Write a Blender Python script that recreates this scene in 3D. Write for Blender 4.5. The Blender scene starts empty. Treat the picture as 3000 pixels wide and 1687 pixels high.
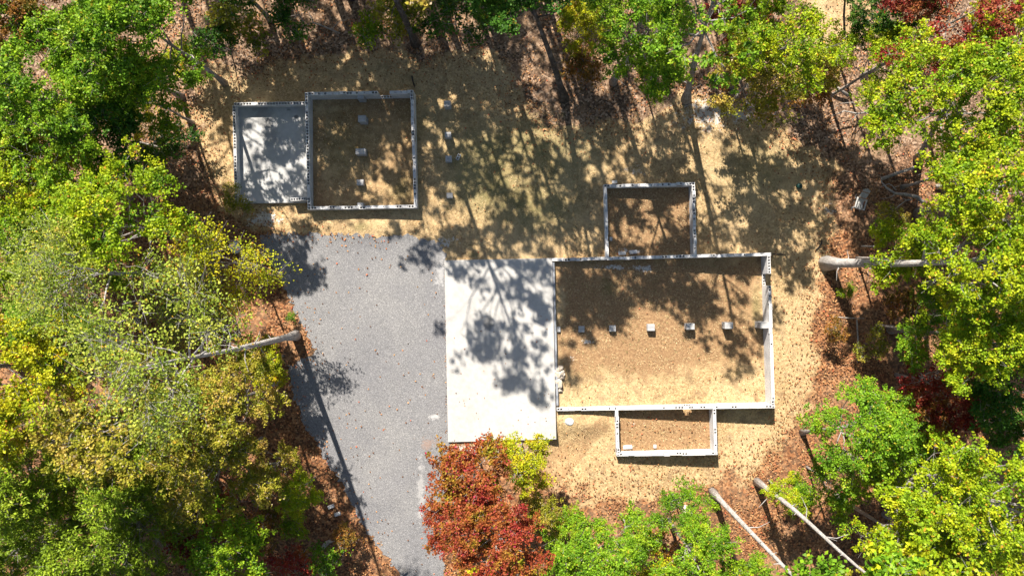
import bpy, math, random
import numpy as np
from mathutils import Vector, Matrix, Quaternion

# ------------------------------------------------------------------ camera, light, exposure
SC = bpy.context.scene
COL = SC.collection
H = 48.0                 # camera height (m)
F = 2070.0               # focal length in photo pixels (3000 wide)
cam_d = bpy.data.cameras.new('camera')
cam_d.sensor_width = 36.0
cam_d.lens = 36.0 * F / 3000.0
cam_d.clip_end = 2000.0
cam = bpy.data.objects.new('camera', cam_d)
cam.location = (0, 0, H)
COL.objects.link(cam)
SC.camera = cam

SUN_EL = math.radians(41.0)
LIGHT_H = Vector((0.325, -0.946, 0)).normalized()      # horizontal travel of the light
w = bpy.data.worlds.new('World')
SC.world = w
w.use_nodes = True
nt = w.node_tree
sky = nt.nodes.new('ShaderNodeTexSky')
sky.sky_type = 'NISHITA'
sky.sun_disc = False
sky.sun_elevation = SUN_EL
sky.sun_rotation = math.atan2(-LIGHT_H.x, -LIGHT_H.y)
nt.links.new(sky.outputs[0], nt.nodes['Background'].inputs[0])
nt.nodes['Background'].inputs[1].default_value = 0.058
sun_d = bpy.data.lights.new('sun', 'SUN')
sun_d.energy = 5.0
sun_d.angle = math.radians(0.5)
sun_d.color = (1.0, 0.93, 0.83)
sun = bpy.data.objects.new('sun', sun_d)
d = LIGHT_H * math.cos(SUN_EL) + Vector((0, 0, -math.sin(SUN_EL)))
sun.rotation_euler = d.to_track_quat('-Z', 'Y').to_euler()
sun.location = (-10, 30, 60)
COL.objects.link(sun)
SC.view_settings.view_transform = 'Standard'
SC.view_settings.look = 'None'
SC.view_settings.gamma = 1.0
SC.view_settings.exposure = 1.32
SC.render.engine = 'CYCLES'
SC.cycles.max_bounces = 6
SC.cycles.transparent_max_bounces = 4

# ------------------------------------------------------------------ helpers
def W(px, py, z=0.0):
    k = (H - z) / F
    return ((px - 1500.0) * k, -(py - 843.5) * k)

def terr(x, y):
    """ground height; x, y in metres (arrays or numbers)"""
    u = np.asarray(x, float) * F / 47.0 + 1500.0
    v = 843.5 - np.asarray(y, float) * F / 47.0
    z = np.interp(u, [-3000, 0, 1250, 1600, 1640, 2270, 2600, 3000, 6000],
                  [2.0, 1.25, 1.1, 1.05, 0.95, 0.05, -0.1, -0.3, -1.5])
    nd = np.interp(v, [-3000, 250, 590, 690, 760], [-0.7, -0.45, 0.12, 0.02, 0.0])
    z = z + nd * np.interp(u, [1400, 1650], [1.0, 0.0])
    g = lambda cu, cv, su, sv, a: a * np.exp(-((u - cu) / su) ** 2 - ((v - cv) / sv) ** 2)
    z = z + g(1060, 665, 150, 40, 0.2) + g(760, 580, 130, 110, -0.22) + g(1640, 1320, 70, 60, -0.3) + g(1715, 1240, 80, 32, 0.3)
    return z

def G(px, py):
    """photo pixel -> point on the ground"""
    z = 0.5
    for _ in range(4):
        x, y = W(px, py, z)
        z = float(terr(x, y))
    return x, y, z

def tag(o, label=None, cat=None, group=None, kind=None):
    if label: o['label'] = label
    if cat: o['category'] = cat
    if group: o['group'] = group
    if kind: o['kind'] = kind
    return o

def empty(name, loc, label, cat, group=None):
    o = bpy.data.objects.new(name, None)
    o.empty_display_size = 0.3
    o.location = loc
    COL.objects.link(o)
    return tag(o, label, cat, group)

class MB:
    """collects polygons (numpy-friendly)"""
    def __init__(self):
        self.v = []; self.f = []; self.uv = []; self.n = 0
    def add(self, verts, faces, uvs=None):
        b = self.n
        self.v.extend(verts); self.n += len(verts)
        for k, f in enumerate(faces):
            self.f.append(tuple(i + b for i in f))
            self.uv.append(uvs[k] if uvs else [(0, 0)] * len(f))
    def box(self, c, s, rz=0.0, rot=None, taper=1.0):
        hx, hy, hz = s[0] / 2, s[1] / 2, s[2] / 2
        m = rot if rot is not None else Matrix.Rotation(rz, 3, 'Z')
        vs = []
        for z, t in ((-hz, 1.0), (hz, taper)):
            for x, y in ((-hx, -hy), (hx, -hy), (hx, hy), (-hx, hy)):
                p = m @ Vector((x * t, y * t, z))
                vs.append((p.x + c[0], p.y + c[1], p.z + c[2]))
        self.add(vs, [(3, 2, 1, 0), (4, 5, 6, 7), (0, 1, 5, 4), (1, 2, 6, 5), (2, 3, 7, 6), (3, 0, 4, 7)])
    def tube(self, pts, rad, n=6, cap=True):
        pts = [Vector(p) for p in pts]
        if not hasattr(rad, '__len__'): rad = [rad] * len(pts)
        vs = []; fs = []
        ref = Vector((0.37, 0.61, 0.7)).normalized()
        for i, p in enumerate(pts):
            t = (pts[min(i + 1, len(pts) - 1)] - pts[max(i - 1, 0)])
            t = t.normalized() if t.length > 1e-6 else Vector((0, 0, 1))
            a = t.cross(ref)
            if a.length < 0.1: a = t.cross(Vector((1, 0, 0)))
            a.normalize(); b = t.cross(a)
            for k in range(n):
                th = 2 * math.pi * k / n
                q = p + (a * math.cos(th) + b * math.sin(th)) * rad[i]
                vs.append((q.x, q.y, q.z))
        for i in range(len(pts) - 1):
            for k in range(n):
                k2 = (k + 1) % n
                fs.append((i * n + k, i * n + k2, (i + 1) * n + k2, (i + 1) * n + k))
        if cap:
            fs.append(tuple(range(n - 1, -1, -1)))
            fs.append(tuple((len(pts) - 1) * n + k for k in range(n)))
        self.add(vs, fs)
    def mesh(self, name, mat, smooth=False, uv=False):
        me = bpy.data.meshes.new(name)
        me.from_pydata(self.v, [], self.f)
        if uv:
            l = me.uv_layers.new(name='UVMap')
            flat = [c for f in self.uv for p in f for c in p]
            l.data.foreach_set('uv', flat)
        if mat: me.materials.append(mat)
        if smooth: me.polygons.foreach_set('use_smooth', [True] * len(me.polygons))
        me.update()
        return me
    def build(self, name, mat, parent=None, smooth=False, uv=False):
        o = bpy.data.objects.new(name, self.mesh(name, mat, smooth, uv))
        COL.objects.link(o)
        if parent:
            o.parent = parent
            if parent.name.startswith('block_foundation'): o.location = -parent.location   # built in world metres
        return o

def bevel(o, wd, seg=1):
    m = o.modifiers.new('bevel', 'BEVEL'); m.width = wd; m.segments = seg
    m.limit_method = 'ANGLE'

def quads_mesh(name, V, mat):
    """V: (n,4,3) array of separate quads -> mesh"""
    n = len(V)
    me = bpy.data.meshes.new(name)
    me.vertices.add(n * 4); me.vertices.foreach_set('co', V.reshape(-1).astype(np.float32))
    me.loops.add(n * 4); me.loops.foreach_set('vertex_index', np.arange(n * 4, dtype=np.int32))
    me.polygons.add(n)
    me.polygons.foreach_set('loop_start', np.arange(0, n * 4, 4, dtype=np.int32))
    me.polygons.foreach_set('loop_total', np.full(n, 4, dtype=np.int32))
    me.update(calc_edges=True)
    if mat: me.materials.append(mat)
    return me

def leaf_quads(rng, P, length, width, up=0.75, spread=0.6):
    """leaf shaped rhombs centred on P with random tilt"""
    n = len(P)
    N = rng.normal(0, spread, (n, 3)); N[:, 2] += up
    N /= np.linalg.norm(N, axis=1)[:, None]
    A = rng.normal(0, 1, (n, 3)); A -= (A * N).sum(1)[:, None] * N
    A /= np.linalg.norm(A, axis=1)[:, None]
    B = np.cross(N, A)
    L = (length * rng.uniform(0.7, 1.3, n))[:, None]; Wd = (width * rng.uniform(0.75, 1.25, n))[:, None]
    V = np.empty((n, 4, 3))
    V[:, 0] = P - A * L * 0.5
    V[:, 1] = P - A * L * 0.02 + B * Wd * 0.5 + N * L * 0.10
    V[:, 2] = P + A * L * 0.5
    V[:, 3] = P - A * L * 0.02 - B * Wd * 0.5 + N * L * 0.10
    return V

# value noise on numpy arrays (used for zone outlines, not for light)
_nr = np.random.default_rng(5)
_tab = _nr.uniform(0, 1, (256, 256))
def vnoise(x, y):
    xi = np.floor(x).astype(int); yi = np.floor(y).astype(int)
    fx = x - xi; fy = y - yi
    fx = fx * fx * (3 - 2 * fx); fy = fy * fy * (3 - 2 * fy)
    t = lambda a, b: _tab[a & 255, b & 255]
    return (t(xi, yi) * (1 - fx) * (1 - fy) + t(xi + 1, yi) * fx * (1 - fy)
            + t(xi, yi + 1) * (1 - fx) * fy + t(xi + 1, yi + 1) * fx * fy)
def fbm(x, y, o=4):
    s = 0; a = 0.5
    for _ in range(o):
        s = s + a * vnoise(x, y); x = x * 2.03 + 7.1; y = y * 2.03 + 3.3; a *= 0.5
    return s

def sdist(px, py, poly):
    """signed distance (positive inside) to a polygon, arrays"""
    d = np.full(px.shape, 1e9); inside = np.zeros(px.shape, bool)
    n = len(poly)
    for i in range(n):
        x0, y0 = poly[i]; x1, y1 = poly[(i + 1) % n]
        ex, ey = x1 - x0, y1 - y0
        t = np.clip(((px - x0) * ex + (py - y0) * ey) / (ex * ex + ey * ey + 1e-9), 0, 1)
        d = np.minimum(d, np.hypot(px - x0 - t * ex, py - y0 - t * ey))
        c = ((y0 > py) != (y1 > py)) & (px < (x1 - x0) * (py - y0) / (y1 - y0 + 1e-12) + x0)
        inside ^= c
    return np.where(inside, d, -d)

# ------------------------------------------------------------------ materials
class NT:
    def __init__(self, name):
        self.m = bpy.data.materials.new(name); self.m.use_nodes = True
        self.t = self.m.node_tree; self.p = self.t.nodes['Principled BSDF']
        self.p.inputs['Specular IOR Level'].default_value = 0.25
        self.out = self.t.nodes['Material Output']
    def n(self, typ, **kw):
        nd = self.t.nodes.new(typ)
        for k, v in kw.items(): setattr(nd, k, v)
        return nd
    def l(self, a, b): self.t.links.new(a, b)
    def val(self, sock, v):
        if hasattr(v, 'links') or hasattr(v, 'is_output'): self.l(v, sock)
        else: sock.default_value = v
    def coord(self, kind='Position'):
        if kind == 'Position':
            return self.n('ShaderNodeNewGeometry').outputs['Position']
        return self.n('ShaderNodeTexCoord').outputs[kind]
    def noise(self, vec, scale, detail=4, rough=0.6):
        nd = self.n('ShaderNodeTexNoise'); self.l(vec, nd.inputs['Vector'])
        nd.inputs['Scale'].default_value = scale; nd.inputs['Detail'].default_value = detail
        nd.inputs['Roughness'].default_value = rough
        return nd.outputs['Fac']
    def voro(self, vec, scale, feature='F1', rnd=1.0):
        nd = self.n('ShaderNodeTexVoronoi', feature=feature); self.l(vec, nd.inputs['Vector'])
        nd.inputs['Scale'].default_value = scale
        if 'Randomness' in nd.inputs: nd.inputs['Randomness'].default_value = rnd
        return nd
    def ramp(self, fac, stops, interp='LINEAR'):
        nd = self.n('ShaderNodeValToRGB'); self.l(fac, nd.inputs[0])
        cr = nd.color_ramp; cr.interpolation = interp
        while len(cr.elements) < len(stops): cr.elements.new(0.5)
        for e, (p, c) in zip(cr.elements, stops):
            e.position = p; e.color = (*c, 1) if len(c) == 3 else c
        return nd.outputs['Color']
    def mapr(self, fac, a, b, c=0.0, d=1.0):
        nd = self.n('ShaderNodeMapRange'); self.l(fac, nd.inputs[0])
        for i, v in enumerate((a, b, c, d)): nd.inputs[i + 1].default_value = v
        return nd.outputs[0]
    def mix(self, fac, a, b, mode='MIX'):
        nd = self.n('ShaderNodeMix', data_type='RGBA', blend_type=mode)
        self.val(nd.inputs[0], fac)
        for s, v in ((nd.inputs[6], a), (nd.inputs[7], b)):
            if isinstance(v, tuple): s.default_value = (*v, 1)
            else: self.l(v, s)
        return nd.outputs[2]
    def math(self, op, a, b=0.0):
        nd = self.n('ShaderNodeMath', operation=op)
        self.val(nd.inputs[0], a); self.val(nd.inputs[1], b)
        return nd.outputs[0]
    def bump(self, h, s=0.3, dist=0.02):
        nd = self.n('ShaderNodeBump'); self.l(h, nd.inputs['Height'])
        nd.inputs['Strength'].default_value = s; nd.inputs['Distance'].default_value = dist
        self.l(nd.outputs[0], self.p.inputs['Normal'])
    def done(self, col, rough=0.9):
        if isinstance(col, tuple): self.p.inputs['Base Color'].default_value = (*col, 1)
        else: self.l(col, self.p.inputs['Base Color'])
        self.val(self.p.inputs['Roughness'], rough)
        return self.m

def mat_leaf(name, stops, fleck=None, transl=0.35, gain=1.3):
    """stops: colours spread over branches; every leaf varies too"""
    t = NT(name)
    stops = [(p, (c[0] * gain, c[1] * gain, c[2] * 0.8)) for p, c in stops]
    geo = t.n('ShaderNodeNewGeometry'); isl = geo.outputs['Random Per Island']
    oi = t.n('ShaderNodeObjectInfo').outputs['Random']
    co = t.coord('Object')
    a = t.noise(co, 0.7, 3, 0.6)
    f = t.math('ADD', t.math('MULTIPLY', t.mapr(a, 0.3, 0.7), 0.72), t.math('MULTIPLY', isl, 0.22))
    f = t.math('ADD', f, t.math('MULTIPLY', t.math('SUBTRACT', oi, 0.5), 0.12))
    c = t.ramp(f, stops)
    v = t.math('FRACT', t.math('MULTIPLY', isl, 37.7))
    c = t.mix(1.0, c, t.ramp(v, [(0, (0.66, 0.66, 0.66)), (0.85, (1.15, 1.15, 1.15)), (1, (1.4, 1.4, 1.4))]), 'MULTIPLY')
    if fleck:
        v2 = t.math('FRACT', t.math('MULTIPLY', isl, 91.3))
        c = t.mix(t.mapr(v2, 0.965, 0.97), c, fleck)
    t.done(c, 0.5)
    t.p.inputs['Specular IOR Level'].default_value = 0.16
    tr = t.n('ShaderNodeBsdfTranslucent'); t.l(c, tr.inputs['Color'])
    mx = t.n('ShaderNodeMixShader'); mx.inputs[0].default_value = transl
    t.l(t.p.outputs[0], mx.inputs[1]); t.l(tr.outputs[0], mx.inputs[2])
    t.l(mx.outputs[0], t.out.inputs['Surface'])
    return t.m

LEAF = {
    'lime':   mat_leaf('lime_leaf', [(0.1, (0.08, 0.165, 0.012)), (0.4, (0.20, 0.295, 0.016)), (0.75, (0.36, 0.39, 0.02)), (1, (0.46, 0.37, 0.03))], (0.5, 0.27, 0.03)),
    'green':  mat_leaf('green_leaf', [(0.1, (0.055, 0.13, 0.014)), (0.45, (0.13, 0.25, 0.02)), (0.8, (0.25, 0.35, 0.025)), (1, (0.36, 0.36, 0.03))], (0.42, 0.36, 0.03)),
    'dark':   mat_leaf('dark_green_leaf', [(0.1, (0.03, 0.085, 0.016)), (0.6, (0.06, 0.15, 0.025)), (1, (0.14, 0.22, 0.03))], (0.3, 0.25, 0.03)),
    'yellow': mat_leaf('yellow_leaf', [(0.1, (0.17, 0.24, 0.018)), (0.5, (0.33, 0.345, 0.02)), (0.8, (0.44, 0.37, 0.02)), (1, (0.50, 0.27, 0.02))], (0.5, 0.2, 0.03)),
    'olive':  mat_leaf('olive_leaf', [(0.1, (0.10, 0.13, 0.02)), (0.4, (0.24, 0.24, 0.03)), (0.7, (0.36, 0.27, 0.08)), (1, (0.42, 0.24, 0.13))], (0.45, 0.36, 0.24)),
    'pale':   mat_leaf('pale_leaf', [(0.1, (0.10, 0.16, 0.03)), (0.5, (0.22, 0.28, 0.05)), (0.9, (0.37, 0.37, 0.10)), (1, (0.45, 0.28, 0.06))], (0.52, 0.33, 0.03)),
    'red':    mat_leaf('red_leaf', [(0.1, (0.28, 0.03, 0.035)), (0.3, (0.33, 0.065, 0.04)), (0.5, (0.33, 0.095, 0.04)), (0.72, (0.33, 0.20, 0.03)), (0.95, (0.24, 0.27, 0.03))], (0.42, 0.04, 0.08), gain=1.05),
    'crimson': mat_leaf('crimson_leaf', [(0.1, (0.13, 0.018, 0.018)), (0.45, (0.25, 0.04, 0.035)), (0.8, (0.30, 0.13, 0.05)), (1, (0.24, 0.19, 0.04))], (0.45, 0.04, 0.05), gain=1.05),
    'rust':   mat_leaf('rust_leaf', [(0.1, (0.10, 0.09, 0.02)), (0.5, (0.26, 0.12, 0.04)), (1, (0.33, 0.2, 0.06))], (0.4, 0.1, 0.04)),
    'cedar':  mat_leaf('cedar_leaf', [(0.1, (0.08, 0.13, 0.016)), (0.5, (0.17, 0.25, 0.025)), (0.9, (0.28, 0.34, 0.04)), (1, (0.33, 0.34, 0.07))], (0.33, 0.2, 0.08), 0.25),
}

def mat_bark(name, a, b):
    t = NT(name); co = t.coord('Object')
    mp = t.n('ShaderNodeMapping'); t.l(co, mp.inputs[0]); mp.inputs['Scale'].default_value = (1, 1, 0.22)
    f = t.noise(mp.outputs[0], 9, 6, 0.75)
    g = t.noise(co, 1.3, 3)
    c = t.mix(t.mapr(f, 0.35, 0.65), a, b)
    c = t.mix(t.mapr(g, 0.5, 0.62), c, tuple(0.8 * x + 0.07 for x in b))
    g2 = t.noise(co, 4.5, 4, 0.7)
    c = t.mix(t.mapr(g2, 0.55, 0.68, 0, 0.6), c, tuple(0.45 * x for x in a))
    t.bump(f, 1.0, 0.12)
    return t.done(c, 0.9)
BARK = {'grey': mat_bark('grey_bark', (0.17, 0.15, 0.135), (0.40, 0.37, 0.34)),
        'pale': mat_bark('pale_bark', (0.30, 0.27, 0.25), (0.52, 0.49, 0.46)),
        'dark': mat_bark('dark_bark', (0.035, 0.03, 0.026), (0.13, 0.11, 0.095))}
M_DEAD = mat_bark('dead_wood', (0.24, 0.21, 0.18), (0.47, 0.43, 0.38))

def mat_block():
    t = NT('concrete_block'); uv = t.coord('UV'); pos = t.coord('Position')
    br = t.n('ShaderNodeTexBrick'); t.l(uv, br.inputs['Vector'])
    br.inputs['Scale'].default_value = 1.0
    br.inputs['Brick Width'].default_value = 0.4; br.inputs['Row Height'].default_value = 0.2
    br.inputs['Mortar Size'].default_value = 0.009; br.inputs['Mortar Smooth'].default_value = 0.2
    br.inputs['Color1'].default_value = (0.56, 0.555, 0.55, 1); br.inputs['Color2'].default_value = (0.65, 0.645, 0.635, 1)
    br.inputs['Mortar'].default_value = (0.42, 0.415, 0.41, 1)
    n1 = t.noise(pos, 1.1, 5); n2 = t.noise(pos, 45, 3)
    c = t.mix(1.0, br.outputs['Color'], t.ramp(n1, [(0.3, (0.78, 0.78, 0.8)), (0.7, (1.12, 1.11, 1.09))]), 'MULTIPLY')
    c = t.mix(1.0, c, t.ramp(n2, [(0.3, (0.85, 0.85, 0.85)), (0.7, (1.08, 1.08, 1.08))]), 'MULTIPLY')
    b = t.math('SUBTRACT', t.math('MULTIPLY', n2, 0.15), br.outputs['Fac'])
    t.bump(b, 0.5, 0.01)
    return t.done(c, 0.92)
M_BLOCK = mat_block()

def mat_slab(name, base, stains):
    t = NT(name); pos = t.coord('Position')
    n1 = t.noise(pos, 0.45, 5, 0.65); n2 = t.noise(pos, 3.0, 5, 0.7); n3 = t.noise(pos, 40, 3)
    c = t.mix(t.mapr(n1, 0.35, 0.68), tuple(x * 0.9 for x in base), tuple(min(1, x * 1.05) for x in base))
    c = t.mix(1.0, c, t.ramp(n2, [(0.3, (0.84, 0.84, 0.83)), (0.65, (1.04, 1.04, 1.04))]), 'MULTIPLY')
    c = t.mix(1.0, c, t.ramp(n3, [(0.3, (0.93, 0.93, 0.93)), (0.7, (1.04, 1.04, 1.04))]), 'MULTIPLY')
    sep = t.n('ShaderNodeSeparateXYZ'); t.l(pos, sep.inputs[0])
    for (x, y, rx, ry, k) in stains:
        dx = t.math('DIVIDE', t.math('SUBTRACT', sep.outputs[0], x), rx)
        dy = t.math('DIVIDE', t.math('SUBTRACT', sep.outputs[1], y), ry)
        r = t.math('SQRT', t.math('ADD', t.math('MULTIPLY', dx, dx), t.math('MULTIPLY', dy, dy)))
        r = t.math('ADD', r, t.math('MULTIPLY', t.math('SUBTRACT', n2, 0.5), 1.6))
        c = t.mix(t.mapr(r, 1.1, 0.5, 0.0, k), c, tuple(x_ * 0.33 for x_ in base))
    t.bump(n3, 0.15, 0.004)
    return t.done(c, 0.85)

def mat_ground():
    t = NT('ground_soil'); pos = t.coord('Position')
    at = t.n('ShaderNodeAttribute', attribute_name='zones')
    sp = t.n('ShaderNodeSeparateColor'); t.l(at.outputs['Color'], sp.inputs[0])
    litter, pale, green = sp.outputs[0], sp.outputs[1], sp.outputs[2]
    soil = at.outputs['Alpha']
    n0 = t.noise(pos, 0.35, 5, 0.6); n1 = t.noise(pos, 1.6, 5, 0.65); n2 = t.noise(pos, 7, 4, 0.7); n3 = t.noise(pos, 26, 3, 0.7)
    # dry mown grass
    straw = t.ramp(n2, [(0.3, (0.15, 0.095, 0.045)), (0.46, (0.42, 0.28, 0.135)), (0.70, (0.66, 0.485, 0.265))])
    straw = t.mix(t.mapr(n1, 0.47, 0.66, 0, 0.8), straw, (0.235, 0.155, 0.085))
    straw = t.mix(t.mapr(n0, 0.42, 0.68, 0, 0.45), straw, (0.66, 0.50, 0.29))
    straw = t.mix(1.0, straw, t.ramp(n3, [(0.3, (0.72, 0.72, 0.70)), (0.7, (1.15, 1.15, 1.15))]), 'MULTIPLY')
    # bare soil with thin grass
    so = t.ramp(n2, [(0.25, (0.16, 0.09, 0.045)), (0.55, (0.33, 0.20, 0.10)), (0.8, (0.52, 0.36, 0.19))])
    so = t.mix(1.0, so, t.ramp(n3, [(0.3, (0.75, 0.75, 0.75)), (0.7, (1.15, 1.15, 1.15))]), 'MULTIPLY')
    # leaf litter
    vo = t.voro(pos, 9.0); cs = t.n('ShaderNodeSeparateColor'); t.l(vo.outputs['Color'], cs.inputs[0])
    li = t.ramp(cs.outputs[0], [(0, (0.05, 0.025, 0.015)), (0.35, (0.17, 0.07, 0.03)), (0.7, (0.33, 0.14, 0.055)), (1, (0.46, 0.25, 0.12))])
    sy = t.n('ShaderNodeSeparateXYZ'); t.l(pos, sy.inputs[0])
    ny_ = t.mapr(t.math('ADD', sy.outputs[1], t.math('MULTIPLY', t.math('SUBTRACT', n0, 0.5), 8.0)), 3.0, 10.0)
    li2 = t.ramp(cs.outputs[0], [(0, (0.05, 0.032, 0.022)), (0.35, (0.15, 0.09, 0.055)), (0.7, (0.30, 0.19, 0.12)), (1, (0.46, 0.33, 0.23))])
    li = t.mix(ny_, li, li2)
    li = t.mix(t.mapr(n1, 0.42, 0.66, 0, 0.6), li, (0.10, 0.065, 0.04))
    li = t.mix(t.mapr(n0, 0.5, 0.7, 0, 0.5), li, (0.36, 0.23, 0.13))
    # bent edges of the zones
    j = t.math('ADD', t.math('MULTIPLY', t.math('SUBTRACT', n1, 0.5), 0.9), t.math('MULTIPLY', t.math('SUBTRACT', n2, 0.5), 0.9))
    e = lambda m, k=1.0: t.mapr(t.math('ADD', m, t.math('MULTIPLY', j, k)), 0.36, 0.64)
    c = t.mix(e(soil), straw, so)
    gr = t.mix(n3, (0.05, 0.065, 0.02), (0.17, 0.185, 0.06))
    gm = t.math('MULTIPLY', t.mapr(t.math('ADD', green, t.math('MULTIPLY', j, 0.8)), 0.3, 1.0), 0.6)
    c = t.mix(gm, c, gr)
    c = t.mix(e(litter), c, li)
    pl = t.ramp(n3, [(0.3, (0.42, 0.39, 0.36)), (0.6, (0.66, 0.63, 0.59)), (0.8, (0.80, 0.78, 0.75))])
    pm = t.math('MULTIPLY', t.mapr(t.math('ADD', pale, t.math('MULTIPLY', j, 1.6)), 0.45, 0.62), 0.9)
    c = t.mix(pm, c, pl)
    h = t.math('ADD', t.math('MULTIPLY', n2, 0.7), t.math('MULTIPLY', n3, 0.5))
    t.bump(h, 0.7, 0.07)
    return t.done(c, 0.95)
M_GROUND = mat_ground()

def mat_gravel():
    t = NT('driveway_gravel'); pos = t.coord('Position')
    vo = t.voro(pos, 30.0); cs = t.n('ShaderNodeSeparateColor'); t.l(vo.outputs['Color'], cs.inputs[0])
    c = t.ramp(cs.outputs[0], [(0, (0.135, 0.134, 0.137)), (0.4, (0.185, 0.183, 0.187)), (0.85, (0.24, 0.236, 0.237)), (1, (0.36, 0.35, 0.345))])
    n0 = t.noise(pos, 0.3, 5, 0.6); n1 = t.noise(pos, 2.2, 5, 0.7)
    c = t.mix(1.0, c, t.ramp(n0, [(0.3, (0.86, 0.86, 0.88)), (0.7, (1.1, 1.09, 1.06))]), 'MULTIPLY')
    sep = t.n('ShaderNodeSeparateXYZ'); t.l(pos, sep.inputs[0])
    # pale limestone dust left along the east side
    for (px, py, rx, ry, k, colr) in ((1232, 1430, 0.30, 2.6, 0.6, (0.40, 0.39, 0.38)), (1275, 1220, 0.45, 0.25, 0.8, (0.46, 0.45, 0.44)),
                                (1290, 800, 0.5, 1.6, 0.6, (0.45, 0.44, 0.43)), (1252, 1300, 0.6, 0.5, 0.45, (0.30, 0.17, 0.11)),
                                (1262, 680, 1.0, 0.6, 0.6, (0.42, 0.41, 0.40))):
        x, y, z = G(px, py)
        dx = t.math('DIVIDE', t.math('SUBTRACT', sep.outputs[0], x), rx)
        dy = t.math('DIVIDE', t.math('SUBTRACT', sep.outputs[1], y), ry)
        r = t.math('SQRT', t.math('ADD', t.math('MULTIPLY', dx, dx), t.math('MULTIPLY', dy, dy)))
        r = t.math('ADD', r, t.math('MULTIPLY', t.math('SUBTRACT', n1, 0.45), 5.0))
        c = t.mix(t.mapr(r, 1.0, 0.4, 0.0, k), c, colr)
    t.bump(vo.outputs['Distance'], 0.6, 0.03)
    return t.done(c, 0.9)
M_GRAVEL = mat_gravel()

def mat_plain(name, a, b, scale=8, rough=0.85):
    t = NT(name); f = t.noise(t.coord('Object'), scale, 5, 0.65)
    t.bump(f, 0.3, 0.02)
    return t.done(t.mix(t.mapr(f, 0.35, 0.65), a, b), rough)
M_STONE = mat_plain('tan_stone', (0.36, 0.29, 0.22), (0.62, 0.55, 0.46))
M_PALESTONE = mat_plain('pale_stone', (0.42, 0.43, 0.44), (0.68, 0.68, 0.67), 5)
M_WOODG = mat_plain('weathered_wood', (0.30, 0.295, 0.285), (0.52, 0.51, 0.49), 12)
M_WOODB = mat_plain('brown_wood', (0.26, 0.17, 0.11), (0.38, 0.27, 0.18), 12)
M_BLACK = mat_plain('black_plastic', (0.015, 0.015, 0.016), (0.03, 0.03, 0.032), 5, 0.5)
M_GREENP = mat_plain('dark_green_plastic', (0.01, 0.045, 0.04), (0.015, 0.06, 0.05), 5, 0.45)

def mat_island(name, stops, rough=0.85, transl=0.0):
    t = NT(name)
    isl = t.n('ShaderNodeNewGeometry').outputs['Random Per Island']
    c = t.ramp(isl, stops)
    return t.done(c, rough)
M_FALLEN = mat_island('fallen_leaf', [(0, (0.09, 0.04, 0.02)), (0.3, (0.22, 0.095, 0.04)), (0.6, (0.36, 0.17, 0.065)), (0.85, (0.46, 0.28, 0.13)), (1, (0.42, 0.08, 0.035))])
M_DRY = mat_island('dry_grass_blade', [(0, (0.20, 0.14, 0.06)), (0.4, (0.46, 0.33, 0.165)), (0.85, (0.68, 0.52, 0.30)), (1, (0.20, 0.20, 0.06))])
M_WEED = mat_island('weed_leaf', [(0, (0.10, 0.09, 0.03)), (0.6, (0.16, 0.17, 0.05)), (1, (0.28, 0.2, 0.08))])

# ------------------------------------------------------------------ ground
LAWN = [(590, 215), (560, 330), (600, 470), (615, 560), (700, 640), (770, 700), (900, 780), (1000, 900), (1250, 900), (1312, 1310), (1440, 1330),
        (1560, 1350), (1620, 1410), (1760, 1440), (1930, 1455), (2150, 1420), (2290, 1330), (2350, 1180), (2390, 1010),
        (2385, 900), (2400, 770), (2470, 670), (2440, 560), (2390, 430), (2250, 330), (2130, 290), (2000, 300), (1860, 340),
        (1700, 370), (1560, 330), (1480, 230), (1440, 150), (1300, 130), (1130, 150), (930, 170), (760, 190)]
SANDY = [(2360, -60), (2560, -60), (2560, 60), (2480, 130), (2400, 120)]
DRIVE = [(770, 688), (860, 684), (960, 683), (1080, 692), (1200, 690), (1290, 715), (1309, 764), (1316, 1020), (1322, 1300), (1300, 1400), (1296, 1560), (1310, 1760), (1330, 2400), (1310, 2900),
         (1180, 2900), (1210, 2300), (1205, 1760), (1169, 1676), (1104, 1595), (1055, 1524), (1033, 1475), (985, 1388), (957, 1350), (898, 1253), (854, 1144), (843, 1074),
         (880, 1060), (925, 1032), (890, 960), (862, 900), (838, 840), (790, 775), (762, 728)]

def grid_axis(lo, hi, fine, far):
    a = list(np.arange(lo, hi + 1e-6, fine))
    step = fine; x = hi
    out = []
    while x < far: step *= 1.35; x += step; out.append(x)
    step = fine; x = lo; pre = []
    while x > -far: step *= 1.35; x -= step; pre.append(x)
    return np.array(pre[::-1] + a + out)
gx = grid_axis(-38, 38, 0.16, 400); gy = grid_axis(-23, 23, 0.16, 400)
X, Y = np.meshgrid(gx, gy)
Z = terr(X, Y)
nx, ny = len(gx), len(gy)
U = X * F / (H - Z) + 1500; V = 843.5 - Y * F / (H - Z)
und = (fbm(X * 0.5, Y * 0.5) - 0.47) * 0.22
lawn_d = np.maximum(sdist(U, V, LAWN), sdist(U, V, SANDY))
und = und * np.clip(0.35 - lawn_d / 120.0, 0.3, 1.0)
Z = Z + und * 0.6
wob = (fbm(X * 0.35 + 40, Y * 0.35) - 0.47) * 150 + (fbm(X * 1.5, Y * 1.5 + 9) - 0.47) * 60
litter = 1 - np.clip((lawn_d + wob) / 70 + 0.5, 0, 1)
def blob(cu, cv, su, sv, a=1.0): return a * np.exp(-((U - cu) / su) ** 2 - ((V - cv) / sv) ** 2)
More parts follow.
